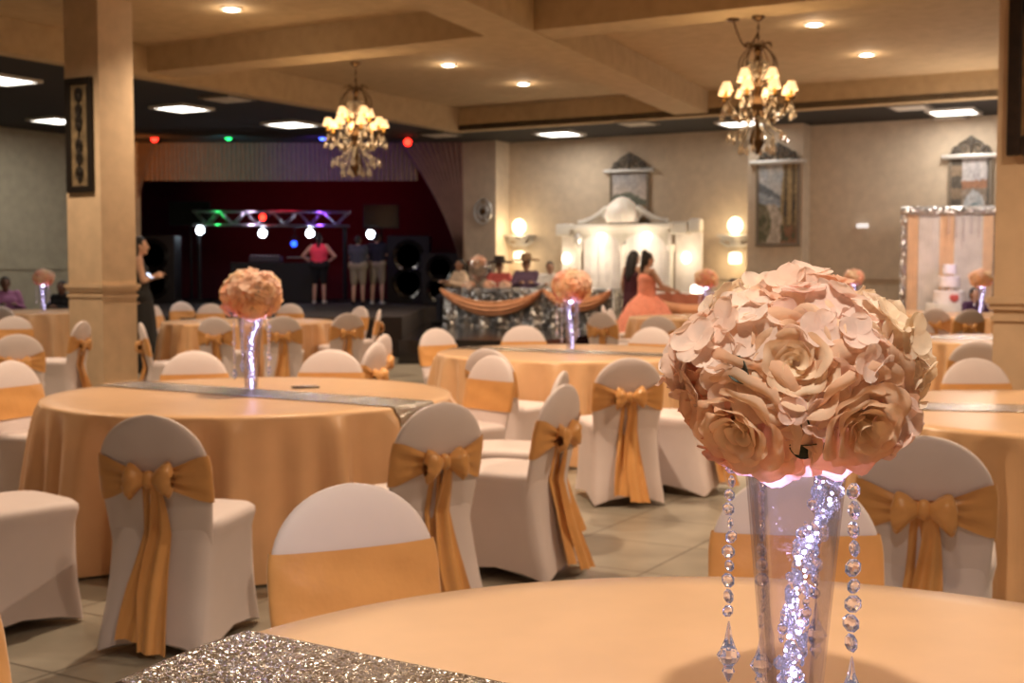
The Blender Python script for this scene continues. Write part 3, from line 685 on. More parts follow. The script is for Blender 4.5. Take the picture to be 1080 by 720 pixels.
# ------------------------------------------------------------------ chair
CH = .89
def hw_(z):
    if z < .60: return .198+.017*max(0,(z-.38))/.22
    if z < .68: return .215
    a = min(1, (z-.68)/(CH-.68)); return .215*math.sqrt(max(0,1-a**2.15))
def yb_(z): return -.205-(z-.45)*.20
def th_(z): return .030 if z < .78 else .030*math.sqrt(max(.03,1-((z-.78)/(CH-.78))**2))
def chair(label, variant=0):
    rnd = random.Random(100+variant)
    t = thing('banquet_chair', label, 'chair')
    m = MB(); n = 64
    def ring(z, hx, yf, yb, e, lift=0, pinch=0):
        out = []; cy = (yf+yb)/2; hy = (yf-yb)/2
        for i in range(n):
            a = 2*PI*i/n; c, s = math.cos(a), math.sin(a)
            xn = math.copysign(abs(c)**(2/e), c); yn = math.copysign(abs(s)**(2/e), s)
            mid = 1-min(abs(xn), abs(yn))**2
            out.append((hx*xn*(1-pinch*mid*(abs(xn)>.9)), cy+hy*yn*(1-pinch*mid*(abs(yn)>.9)), z+lift*mid))
        return out
    m.rings([ring(0,.238,.245,-.335,7,.06,.10), ring(.012,.237,.244,-.333,7,.062,.10), ring(.06,.232,.24,-.325,7,.05,.09), ring(.16,.224,.232,-.295,6,.02,.06), ring(.28,.216,.226,-.265,6,0,.03), ring(.40,.212,.226,-.238,6),
             ring(.43,.218,.232,-.236,6), ring(.455,.224,.238,-.235,6), ring(.475,.222,.236,-.232,6), ring(.49,.21,.225,-.22,5), ring(.497,.18,.195,-.19,4), ring(.50,.10,.11,-.11,3)])
    zs = [.30,.36,.42,.48,.54,.60,.64,.68]+[.68+(CH-.68)*math.sin(PI/2*k/14) for k in range(1,15)]
    rs = []
    for z in zs:
        w = max(hw_(z), .012); y = yb_(z); th = th_(z); r = []
        for i in range(40):
            a = 2*PI*i/40; c, s = math.cos(a), math.sin(a)
            r.append((w*math.copysign(abs(c)**.8, c), y+th*math.copysign(abs(s)**.8, s), z))
        rs.append(r)
    m.rings(rs)
    m.build('chair_cover', M['spandex'], t, angle=75)
    # sash band round the back
    zk = .655
    def band(u, v):
        a = 2*PI*u; c, s = math.cos(a), math.sin(a)
        back = max(0, -s)**2 if s < 0 else 0
        k = back*(1-min(1,abs(c))**1.5)
        lo = (.565)*(1-k)+(zk-.028)*k; hi = .742*(1-k)+(zk+.028)*k
        z = lo+(hi-lo)*v; w = hw_(z)+.007; th = th_(z)+.007
        wr = .008*math.sin(v*PI*6+c*2)*min(1,k+.25*(s < 0)) + .0025*math.sin(v*9+a*3)
        return (w*math.copysign(abs(c)**.8, c), yb_(z)+(th+wr+.012*k)*math.copysign(abs(s)**.8, s), z)
    sash = MB().grid(band, 96, 12).build('sash', M['sash'], t, angle=80)
    y0 = yb_(zk)-.052
    kb_ = MB(); kb_.ball((0,y0-.006,zk),(.026,.026,.034),14); kb_.build('bow_knot', M['sash'], sash)
    for sg in (-1,1):
        ln = .086+rnd.uniform(-.008,.010); tilt = rnd.uniform(-.1,.22)
        def loop(u, v):
            a = 2*PI*v; x = .012+ln*u; hh = .018+.046*math.sin(min(1,u*1.15)*PI/2)**1.3; hh *= math.sqrt(max(0,1-max(0,(u-.75)/.27)**2)) ; dd = .012+.026*math.sin(u*PI*.9)
            rip = 1+.10*math.sin(5*a+u*2)*u+.07*math.sin(9*a+sg+u*3)*(.3+u)
            z = zk+hh*rip*math.sin(a)+x*tilt - .018*u*u; y = y0-.008+dd*rip*math.cos(a)-.008*u
            return (sg*x, y, z)
        MB().grid(loop, 14, 28).build('bow_loop', M['sash'], sash, angle=80)
        sw = rnd.uniform(.01,.035); zb = rnd.uniform(.045,.10); ww = rnd.uniform(.048,.06)
        def tail(u, v):
            z = zk-.01-(zk-zb)*v; w = .022+ww*min(1,v*1.5)**.8
            x = sg*(.012+sw*v)+(u-.5)*w*1.5+.010*math.sin(v*6+sg)
            yy = min(yb_(z) if z > .45 else -.205-(.45-z)*.33, -.2)-.045-.012*sg-.012*math.sin(u*PI*3+v*3+sg)*min(1,v*3)
            if u: z += .012*(u-.5)*math.sin(sg*3+v)
            return (x, yy, z)
        MB().grid(tail, 14, 30, thick=.003).build('bow_tail', M['sash'], sash, angle=80)
    return t
protos = [chair('x', 0), chair('x', 1)]
used = [0, 0]; cnt = [0]
def put(px, pt, yaw, label, grp=None, pos=None, z=CH):
    """px, pt: pixel of the top of the backrest; yaw: facing, degrees clockwise from away-from-camera"""
    rz = -math.radians(yaw); k = cnt[0] % 2; cnt[0] += 1
    if pos is None:
        p = on_z(px, pt, z); off = Matrix.Rotation(rz, 3, 'Z') @ Vector((0, -.285, 0)); p = Vector((p.x, p.y, 0))-off
    else: p = Vector((pos[0], pos[1], 0))
    for c in T.values():
        e = Vector((p.x-c.x, p.y-c.y, 0))
        if e.length < 1.36: p += e.normalized()*(1.36-e.length)
    if not used[k]:
        used[k] = 1; o = protos[k]; o.location = (p.x, p.y, 0); o.rotation_euler.z = rz; o['label'] = label; o['group'] = grp or 'white covered banquet chairs with gold sashes'
        return o
    return dup(protos[k], (p.x, p.y, 0), rz, label, grp or 'white covered banquet chairs with gold sashes')
# --- around the large left table
put(158,437, 10,'white covered chair with gold bow, its back to the camera, nearest on the left')
put(466,424,-38,'white covered chair with gold bow, before the runner end of the large left table')
put(376,513,152,'white covered chair with flat gold band, facing the camera behind the nearest table, left')
put(836,511,185,'white covered chair facing the camera behind the glass vase, mostly hidden by the big bouquet')
put(594,405,-62,'side on white covered chair with gold bow, nearer of a pair in the middle')
put(592,391,-78,'side on white covered chair facing left, farther of a pair, its top above its neighbour')
put(497,376,-132,'white covered chair with flat gold band between the large left and the middle table')
put(514,367, 38,'white covered chair facing away, just behind the flat banded chair in the middle')
put(664,377,-10,'white covered chair with gold bow facing away, alone left of the big bouquet')
put(757,372,-55,'white covered chair whose skirt shows left of the bouquet, back hidden by flowers')
put(460,346,138,'white covered chair facing right at the left side of the middle table')
put(552,343,172,'white covered chair facing the camera behind the middle table, left of its centrepiece')
put(676,346,205,'white covered chair facing the camera behind the middle table, right of its centrepiece')
put(342,370,178,'white covered chair facing the camera behind the large left table, right of its centrepiece')
put(219,374,160,'white covered chair facing the camera behind the large left table, left of its centrepiece')
put(12,380,112,'white covered chair with flat gold band facing right at the left edge of the photo')
put(None,None,75,'white covered chair cut by the left edge, only its seat beside the large table',pos=(-2.78,6.15))
put(None,None,40,'white covered chair at lower left edge, only its seat and skirt showing',pos=(-2.03,5.02))
put(-112,579,115,'white covered chair at the bottom left corner, only a sash edge showing')
put(397,361,-72,'white covered chair with gold bow behind the large table, nearer of two overlapping ones')
put(405,352,-75,'white covered chair facing left, farther of two overlapping ones behind the large table')
# --- round the table before the stage
put(164,322,95,'white covered chair facing right, left of the table before the stage, second from the column')
put(191,318,140,'white covered chair seen edge on behind the table before the stage, third from the column')
put(222,320,165,'white covered chair behind the table before the stage, left of the bouquet hiding it')
put(306,320,185,'white covered chair behind the table before the stage, right of the bouquet')
put(380,323,225,'white covered chair facing left at the right side of the table before the stage')
put(400,326,262,'edge on white covered chair with bow at right, rightmost at the table before the stage')
put(364,330,-28,'white covered chair with gold bow, rightmost of three backs before the stage')
put(298,333,-8,'white covered chair with gold bow, back to the camera, right of the left bouquet')
put(226,334, 14,'white covered chair with gold bow, back to the camera, left of the left bouquet')
put(149,340, 68,'white covered chair facing right, half hidden by the left column')
# --- far left
put(87,338,-82,'white covered chair facing left in front of the left column, bow at its right')
put(14,333,165,'white covered chair facing the camera at the left edge, below the man in mauve')
put(18,352,-28,'white covered chair with gold bow at left edge, back to the camera')
put(6,322,10,'grey shaded covered chair at the far left table, back to the camera')
# --- right
put(976,459, 20,'white covered chair with gold bow facing away at the right, beside the big bouquet')
put(1138,588,-35,'white covered chair cut by the right edge, only its back edge showing')
put(1062,387,176,'white covered chair facing the camera at the right edge, in front of the right column')
put(1032,359, 22,'white covered chair with gold bow facing away, left of the right column')
put(962,340,150,'white covered chair facing the camera, showing just right of the big bouquet')
put(1037,340,178,'white covered chair facing the camera behind the table by the right column')
put(634,329, 35,'white covered chair with gold bow facing right, left of the table before the ball gown')
put(694,333, 18,'white covered chair with gold bow, back turned, at the table before the ball gown')
put(638,322,100,'small distant white covered chair left of the coral ball gown')
put(672,325,110,'small distant white covered chair in front of the coral ball gown')
put(952,322, 25,'distant white covered chair with gold bow, left of three before the tinsel arch')
put(986,325, 8,'distant white covered chair with gold bow, middle of three before the tinsel arch')
put(1023,326,-5,'distant white covered chair with gold bow, right of three before the tinsel arch')
# ------------------------------------------------------------------ bouquet centrepiece
CREAM = Vector((.97,.81,.61)); PEACH = Vector((.96,.59,.41)); PINK = Vector((.94,.50,.44)); PALE = Vector((.97,.83,.74)); ROSE = Vector((.75,.26,.24))
def rose(seed, Rr, inner, outer, dome=.62):
    """full garden rose opening along +z: tight coiled heart, cupped rings, wide ruffled guard petals"""
    rnd = random.Random(seed); m = MB(); L = 6; cnt = (3,4,5,5,6,6)
    for l in range(L):
        t = l/(L-1); n = cnt[l]
        rt = Rr*(.13+.87*t**1.2); zt = Rr*(.60+.10*math.sin(t*PI)-.50*max(0,t-.25)**1.4)
        half = PI/n*(1.55 if l < 3 else 1.32)
        for k in range(n):
            a0 = 2*PI*k/n+l*.75+rnd.uniform(-.16,.16); ph = rnd.uniform(0,6.28); sz = rnd.uniform(.9,1.12); lift = rnd.uniform(-.06,.08)*Rr; fr = rnd.uniform(2.2,3.6)
            base = inner.lerp(outer, min(1,max(0,t*.9+rnd.uniform(-.15,.2))))
            def f(u, v):
                uu = 2*u-1; tip = v*(1-.30*abs(uu)**2.5)*sz
                r = rt*(.10+.90*math.sin(min(1.15,tip)*PI/2)**(1.5-.7*t)); z = zt*min(1.1,tip)**(.62+.5*t)+lift*v
                curl = max(0,tip-.74)/.26
                r += Rr*(.06+.06*t)*curl; z -= Rr*(.03+.14*t)*curl**2
                ruf = math.sin(fr*uu*2+ph)*v**3
                r += Rr*.035*ruf*(.4+t); z += Rr*.045*math.cos(fr*uu*2.3+ph)*v**3*(.3+t)
                r += Rr*.05*uu*(1-.6*t)*v*(1 if l < 4 else .6)           # one edge tucks under its neighbour
                ang = a0+uu*half*(.35+.65*math.sin(min(1,v*1.3)*PI/2))
                return (r*math.cos(ang), r*math.sin(ang), z)
            def c(u, v):
                q = inner.lerp(base, v); e = max(0,v-.72)/.28; q = q.lerp(outer, .5*e*e); return tuple(q*(1-.0*v))
            m.grid(f, 12, 9, color=c)
    return m
def hydrangea(seed, Rr, ca, cb, nfl=9):
    """loose cluster of four-petalled florets with broad round petals"""
    rnd = random.Random(seed); m = MB()
    for i in range(nfl):
        zf = 1-(i+.5)/nfl*.95; th = i*2.4+rnd.uniform(-.3,.3); s = math.sqrt(max(0,1-zf*zf))
        d = Vector((s*math.cos(th), s*math.sin(th), zf)); c0 = d*Rr*rnd.uniform(.70,.98)
        d = (d+Vector((rnd.uniform(-.35,.35),rnd.uniform(-.35,.35),rnd.uniform(-.1,.3)))).normalized()
        ax = d.orthogonal().normalized(); ay = d.cross(ax); col = ca.lerp(cb, rnd.random()); pr = Rr*rnd.uniform(.40,.56); rot = rnd.uniform(0,6.28)
        for k in range(4):
            a = rot+k*PI/2+rnd.uniform(-.12,.12); e = ax*math.cos(a)+ay*math.sin(a); g = d.cross(e); up = rnd.uniform(.10,.55); ph = rnd.uniform(0,6); cup = rnd.uniform(.12,.4)
            def f(u, v):
                tt = -math.cos(v*PI); w = math.sin(v*PI)**.85; uu = 2*u-1
                x = pr*(.52+.52*tt); y = pr*.58*w*uu; rr = v
                return tuple(c0+e*x+g*y+d*(pr*(up*v*v+cup*(uu*w)**2*.5-.18*max(0,v-.7)+.05*math.sin(uu*3+ph)*v)))
            def cc(u, v): return tuple(col.lerp(cb, .45*(1-v)))
            m.grid(f, 6, 8, color=cc)
    return m
def bead(m, c, r, rnd):
    rot = Matrix.Rotation(rnd.uniform(0,3), 4, 'Z'); n = 8
    rs = []
    for y, k in ((-.42,.35),(-.30,.72),(0,1),(.30,.72),(.42,.35)):
        ring = [rot @ Vector((r*k*math.cos(2*PI*i/n+.39), r*y, r*k*math.sin(2*PI*i/n+.39))) for i in range(n)]
        rs.append([tuple(Vector(c)+p) for p in ring])
    m.rings(rs)
BZ = .518       # bouquet centre above table
def centrepiece(label):
    rnd = random.Random(5)
    t = thing('floral_centrepiece', label, 'centrepiece')
    hv = .392
    def rv(z): return .031+.0345*(z/hv)**1.05
    pr = [(.002,.0),(.040,.0),(.040,.006),(.033,.012)]+[(rv(z)+.0, z) for z in [.02+.372*i/16 for i in range(17)]]
    pr += [(rv(hv)-.0035, hv)]+[(rv(z)-.0035, z) for z in [.03+.36*i/16 for i in range(15,-1,-1)]]+[(.002,.028)]
    MB().lathe(pr, 48, cap=False).build('glass_vase', M['glass'], t, angle=50)
    core = MB(); core.ball((0,0,BZ),(.118,.118,.078),24); core.build('floral_foam', M['foam'], t)
    # bouquet
    def place(o, d, dist=1.0, roll=0):
        d = Vector(d).normalized(); p = Vector((d.x*.117, d.y*.114, d.z*(.075 if d.z > 0 else .09)))*dist+Vector((0,0,BZ))
        q = d.to_track_quat('Z', 'Y'); o.location = p; o.rotation_mode = 'QUATERNION'; o.rotation_quaternion = q @ Matrix.Rotation(roll, 3, 'Z').to_quaternion()
    # directions in view coordinates: x right, y away, z up; petals face the camera at -y
    spec = [((-.05,-.95,.20),.082,CREAM,PEACH.lerp(CREAM,.5)),((-.52,-.80,-.55),.090,CREAM,PEACH.lerp(CREAM,.3)),((.52,-.80,-.45),.090,CREAM,PEACH.lerp(CREAM,.25)),
            ((.78,-.60,.20),.054,PINK.lerp(CREAM,.35),ROSE.lerp(PALE,.6)),((-.90,-.45,-.40),.070,PEACH,PINK.lerp(PEACH,.4)),((.94,-.30,-.52),.068,PINK.lerp(PALE,.4),PINK.lerp(PALE,.3)),
            ((-.86,.5,.1),.066,CREAM,PEACH),((.9,.45,.1),.066,CREAM,PINK),((0,.98,.2),.072,CREAM,PEACH),((-.5,.8,-.4),.07,CREAM,PALE),((.5,.8,-.4),.07,CREAM,PINK),((-.4,.6,.65),.062,PEACH,PALE),((.42,.6,.65),.062,CREAM,PEACH),((-.36,-.30,.95),.056,PEACH.lerp(CREAM,.4),PINK.lerp(PEACH,.5)),((.42,-.35,.85),.054,PEACH,CREAM)]
    for i, (d, r, a, b) in enumerate(spec):
        o = rose(20+i, r, a, b).build('rose', M['petal'], t, angle=180); place(o, d, .98, i*1.1)
    hy = [((.12,-.70,.72),.060,PALE,PINK.lerp(PALE,.55)),((-.42,-.72,.62),.056,PEACH.lerp(PALE,.4),PALE),((-.80,-.62,.25),.060,PALE,PEACH.lerp(PALE,.6)),((.42,-.80,.38),.052,PALE,PINK.lerp(PALE,.7)),((.72,-.45,.62),.056,PALE,CREAM),
          ((-.72,-.25,.72),.056,CREAM,PALE),((0.02,0,1.2),.062,PALE,PEACH.lerp(PALE,.4)),((-.72,-.55,-.85),.056,PINK.lerp(PALE,.4),PEACH),((.86,-.5,-.62),.056,PINK.lerp(PALE,.4),PALE),
          ((.98,.05,.0),.056,PALE,CREAM),((-.98,.05,-.05),.058,PALE,PEACH),((.8,.1,.7),.054,PALE,CREAM),((-.62,.25,.9),.056,PALE,CREAM),((.3,.3,1.1),.056,PALE,PEACH),((0,.75,.75),.056,PALE,PINK),((-.8,.4,-.7),.054,PINK,PALE),((.8,.4,-.7),.054,PINK,PALE),((0,.7,-.8),.054,PALE,PINK),((.05,-.85,-.28),.046,PALE,PINK.lerp(PALE,.6)),((-.98,-.22,.12),.05,PALE,PEACH.lerp(PALE,.5)),((.97,-.22,.16),.046,CREAM,PALE)]
    for i, (d, r, a, b) in enumerate(hy):
        o = hydrangea(70+i, r, a, b, 11).build('hydrangea_bloom', M['petal'], t, angle=180); place(o, d, 1.06 if i in (0,1,2,3,4,8,18,19,20) else .97, i*.7)
    for i, d in enumerate(((-.02,-.95,-.36),(.04,-.95,-.75),(-.36,-.6,-1),(-.46,-.9,.1),(-.75,.3,-.9),(.6,.5,-.9))):
        lf = MB().grid(lambda u, v: ((u-.5)*.026*math.sin(v*PI)**.8, .02-.05*v, .006*math.sin(v*5)+.02*abs(u-.5)+.034), 6, 8, thick=.001).build('leaf', M['leaf'], t); place(lf, d, 1.0, i*1.3)
    # hanging strands
    def strand(x, y, ztop, n, r, seed):
        rn = random.Random(seed); m = MB(); z = ztop
        for i in range(n):
            rr = r*rn.uniform(.82,1.1); z -= rr*.92; bead(m, (x+rn.uniform(-.002,.002), y, z), rr, rn); z -= rr*.92+.0025
            m.tube([(x,y,z+.006),(x,y,z-.003)], .001, 4)
        st = m.build('crystal_strand', M['crystal'], t, smooth=False)
        p = MB(); h = .058
        p.lathe([(.001,0),(.003,-.010),(.005,-.022),(.0085,-.032),(.0155,-.045),(.012,-.052),(.006,-.060),(.0085,-.066),(.004,-.075),(.001,-.080)][::-1], 8, (x,y,z-.004)); p.build('crystal_pendant', M['crystal'], st, smooth=False)
        return z
    for i, (x, y, zt, n, r) in enumerate(((-.084,-.034,.405,11,.0095),(.070,-.062,.385,9,.0118),(-.040,.085,.385,12,.0095),(.035,.105,.385,10,.010))):
        strand(x, y, zt, n, r, 40+i)
    # lit garland in the vase
    g = MB(); e = MB()
    for i in range(46):
        s = i/45; z = .385-.36*s; rad = rv(z)*.55*(1-.35*s); a = s*5.2
        bxx = .030*(1-s)*math.cos(.4)+rad*.42*math.cos(a)-.006*s; byy = rad*.5*math.sin(a)
        for k in range(4):
            q = (bxx+rnd.uniform(-.016,.016), byy+rnd.uniform(-.014,.014), z+rnd.uniform(-.006,.006)); bead(g, q, rnd.uniform(.0065,.0108), rnd)
        e.ico((bxx+rnd.uniform(-.010,.010), byy-.008+rnd.uniform(-.004,.004), z), rnd.uniform(.0020,.0038), 1)
    ga = g.build('crystal_garland', M['crystal'], t, smooth=False); e.build('led_lights', M['led'], ga)
    b = MB(); b.lathe([(.012,0),(.014,.003),(.014,.009),(.011,.012)], 20, (0,0,.385)); la = b.build('led_puck', M['led'], t)
    return t
cp = centrepiece('x')
cps = [('T0','large peach rose bouquet in a lit crystal hung glass vase on the nearest table'),('T1','peach bouquet in a lit glass vase on the large left table'),('T2','peach bouquet in a lit glass vase on the middle table'),
       ('T4','small distant peach bouquet in a lit vase on the far left table'),('T5','small distant peach bouquet in a lit vase on the table before the ball gown'),('T8','small distant orange bouquet in a lit vase on the far right table'),('T9','small distant peach bouquet in a lit vase before the tinsel arch')]
for i, (k, lab) in enumerate(cps):
    p = T[k]; g = 'bouquet centrepieces with lit vases'
    loc = (p.x, p.y, TZ+.001 if k not in ('T0','T1','T2') else TZ+.006)
    if i == 0: cp.location = loc; cp['label'] = lab; cp['group'] = g; vr = .23; cp.rotation_euler.z = -.18
    else: dup(cp, loc, i*.9, lab, g)
    pw = (1.6, 3.0, 3.2, 3, 3, 3, 3)[i]
    light('POINT', (p.x, p.y, TZ+(.396 if i == 0 else .412)), (3.6,.7,.7,1,1,1,1)[i], (.52,.44,1), .02)
    light('POINT', (p.x, p.y-.0, TZ+.2), pw*.45, (.62,.52,1), .02)
o = MB().box((0,0,.004),(.15,.075,.008),bev=.002).build('phone', M['black_gloss']); p = on_z(322,409,TZ); o.location = (p.x,p.y,TZ+.001); o.rotation_euler.z = .3
tag(o, 'small dark phone lying flat on the large left table, right of its centrepiece', 'phone')
# ------------------------------------------------------------------ head table
A, B = Vector((-1.25,23.5,.355)), Vector((1.75,22.05,.355)); d = (B-A).normalized(); n = Vector((d.y,-d.x,0)); Lh = (B-A).length; hz = .71; dep = .75
def htab(u, v):          # cloth over the front, u along, v from back edge over the top to the floor
    s = v*(dep+hz); wv = .03*math.sin(u*60)+.02*math.sin(u*37+1)
    if s < dep: return tuple(A+d*(Lh*u)+n*(s-dep)+Vector((0,0,hz)))
    q = s-dep; return tuple(A+d*(Lh*u)+n*(.01+(wv*.8+.05)*q/hz)+Vector((0,0,max(.004,hz-q))))
ht = thing('head_table', 'long head table in silver sequin cloth with a peach swag, before the white backdrop', 'table', (0,0,0))
MB().grid(htab, 180, 24).build('sequin_cloth', M['sequin_cloth'], ht, angle=80)
def side(sgn):
    base = A if sgn < 0 else B
    return lambda u, v: tuple(base+d*sgn*(.01+(.03*math.sin(u*14)+.04)*(1-v))+n*(-dep*u)+Vector((0,0,.004+(hz-.004)*v)))
for sgn in (-1,1): MB().grid(side(sgn), 24, 6).build('cloth_end', M['sequin_cloth'], ht, angle=80)
for x in (.2, Lh-.2):
    for y in (-.1,-dep+.1):
        q = A+d*x+n*y; MB().tube([(q.x,q.y,.356),(q.x,q.y,.356+hz-.02)], .02, 8).build('leg', M['steel'], ht)
def swag_(x0, x1, sag, z0, wd):
    def f(u, v):
        x = x0+(x1-x0)*u; c = 4*u*(1-u); z = z0-sag*c-(.05+wd*c**.6)*v; rr = .05*math.sin(v*PI)+.015*math.sin(v*22)
        return tuple(A+d*x+n*(.09+rr)+Vector((0,0,z)))
    return f
s1 = MB().grid(swag_(-.02,2.05,.24,hz+.0,.22), 50, 20).build('swag', M['swag'], ht, angle=80)
MB().grid(swag_(2.05,Lh+.02,.16,hz+.0,.20), 40, 20).build('swag', M['swag'], ht, angle=80)
# coral table to the right
c = on_y(722,309,21.6); sd = thing('side_table', 'table with dusty coral cloth between the ball gown and the far bouquet', 'table', (c.x+.25, 21.4, 0), RZ)
zt = on_y(722,309,21.4).z
sx = .85
MB().grid(lambda u, v: ((u-.5)*2*sx, -.35-.0-(.04*math.sin(u*40)+.03)*(1-v), .01+(zt-.01)*v), 80, 6).build('front_cloth', mat('dusty_coral', (.52,.19,.12), .6), sd, angle=80)
MB().box((0,0,zt-.015),(2*sx,.7,.03),bev=.01).build('tabletop', M['whiteshirt'], sd, smooth=False)
MB().grid(lambda u, v: ((u-.5)*2*sx, -.40-.05*math.sin(v*PI), zt-.02-.20*4*u*(1-u)*.8-.22*v), 40, 12).build('swag', M['swag'], sd, angle=80)
for x in (-.7,.7):
    for y in (-.28,.28): MB().tube([(x,y,0),(x,y,zt-.02)], .02, 8).build('leg', M['steel'], sd)
o = MB().lathe([(.10,0),(.12,.02),(.12,.10),(.09,.13),(.02,.15)], 18).build('table_lamp', emission('table_glow', (1,.86,.68), 8)); o.location = (c.x+.2, 21.4, zt+.002); tag(o, 'small glowing white lamp on the coral table beside the ball gown', 'lamp')
# things on the head table
q = A+d*.55+n*-.3
fb = thing('flower_bowl', 'clear footed bowl topped with a ball of peach flowers on the head table', 'flower bowl', (q.x,q.y,.355+hz+.003))
MB().lathe([(.01,0),(.12,0),(.12,.015),(.03,.04),(.03,.10),(.16,.18),(.24,.30),(.25,.40),(.20,.50)], 24, cap=False).build('glass_bowl', thin_glass('bowl_glass', (.92,.90,.88), 1.6, .15), fb)
hm = hydrangea(501, .15, PEACH, PALE, 30).build('flower_head', M['petal'], fb, angle=180); hm.location = (0,0,.42)
for i, (x, y) in enumerate(((.45,-.12),(.85,-.15),(1.15,-.2))):
    q = A+d*x+n*y; o = hydrangea(520+i, .11, PEACH, PALE, 16).build('flower_posy', M['petal'], angle=180); o.location = (q.x,q.y,.355+hz+.02)
    tag(o, ('small peach posy at the left end of the head table','peach posy in the middle of three at the left of the head table','peach posy nearest the person in red at the head table')[i], 'posy', 'posies on the head table')
# cake before the arch
ck = thing('cake_table', 'white draped cake stand table in front of the tinsel arch', 'table', (on_y(1001,300,20.45).x, 20.45, 0))
MB().lathe([(.40,0),(.38,.3),(.36,.84),(.35,.86),(.01,.86)], 40, fn=lambda t,z: 1+.04*math.sin(t*12)*(1-z/.9)).build('table_skirt', M['whiteshirt'], ck)
ca = thing('tiered_cake', 'white tiered cake glowing violet in front of the tinsel arch', 'cake', (ck.location.x, 20.45, .863))
for i, (r, z, h) in enumerate(((.24,0,.20),(.17,.26,.17),(.11,.47,.15))):
    MB().lathe([(.01,z),(r,z),(r+.005,z+.02),(r,z+.04),(r,z+h-.01),(r-.015,z+h),(.01,z+h)], 32).build('cake_tier', M['icing'], ca)
m = MB()
for i in range(4): a = i*PI/2; m.tube([(.1*math.cos(a),.1*math.sin(a),.20),(.1*math.cos(a),.1*math.sin(a),.26)], .015, 8); m.tube([(.07*math.cos(a),.07*math.sin(a),.43),(.07*math.cos(a),.07*math.sin(a),.47)], .012, 8)
m.build('tier_pillar', M['icing'], ca)
hs = MB(); hs.ball((-.03,-.25,.1),(.045,.02,.045),12); hs.ball((.03,-.25,.1),(.045,.02,.045),12); hs.cap((-.04,-.25,.08),.03,(0,-.25,.03),.012); hs.cap((.04,-.25,.08),.03,(0,-.25,.03),.012); hs.build('red_heart', M['redshirt'], ca)
light('POINT', (ck.location.x, 19.95, 1.6), 3, (.5,.35,1), .05); light('POINT', (ck.location.x-.1, 19.0, 2.8), 120, (1,.85,.72), .3)  # the warm second light is added, without a fitting, to brighten the arch drapes
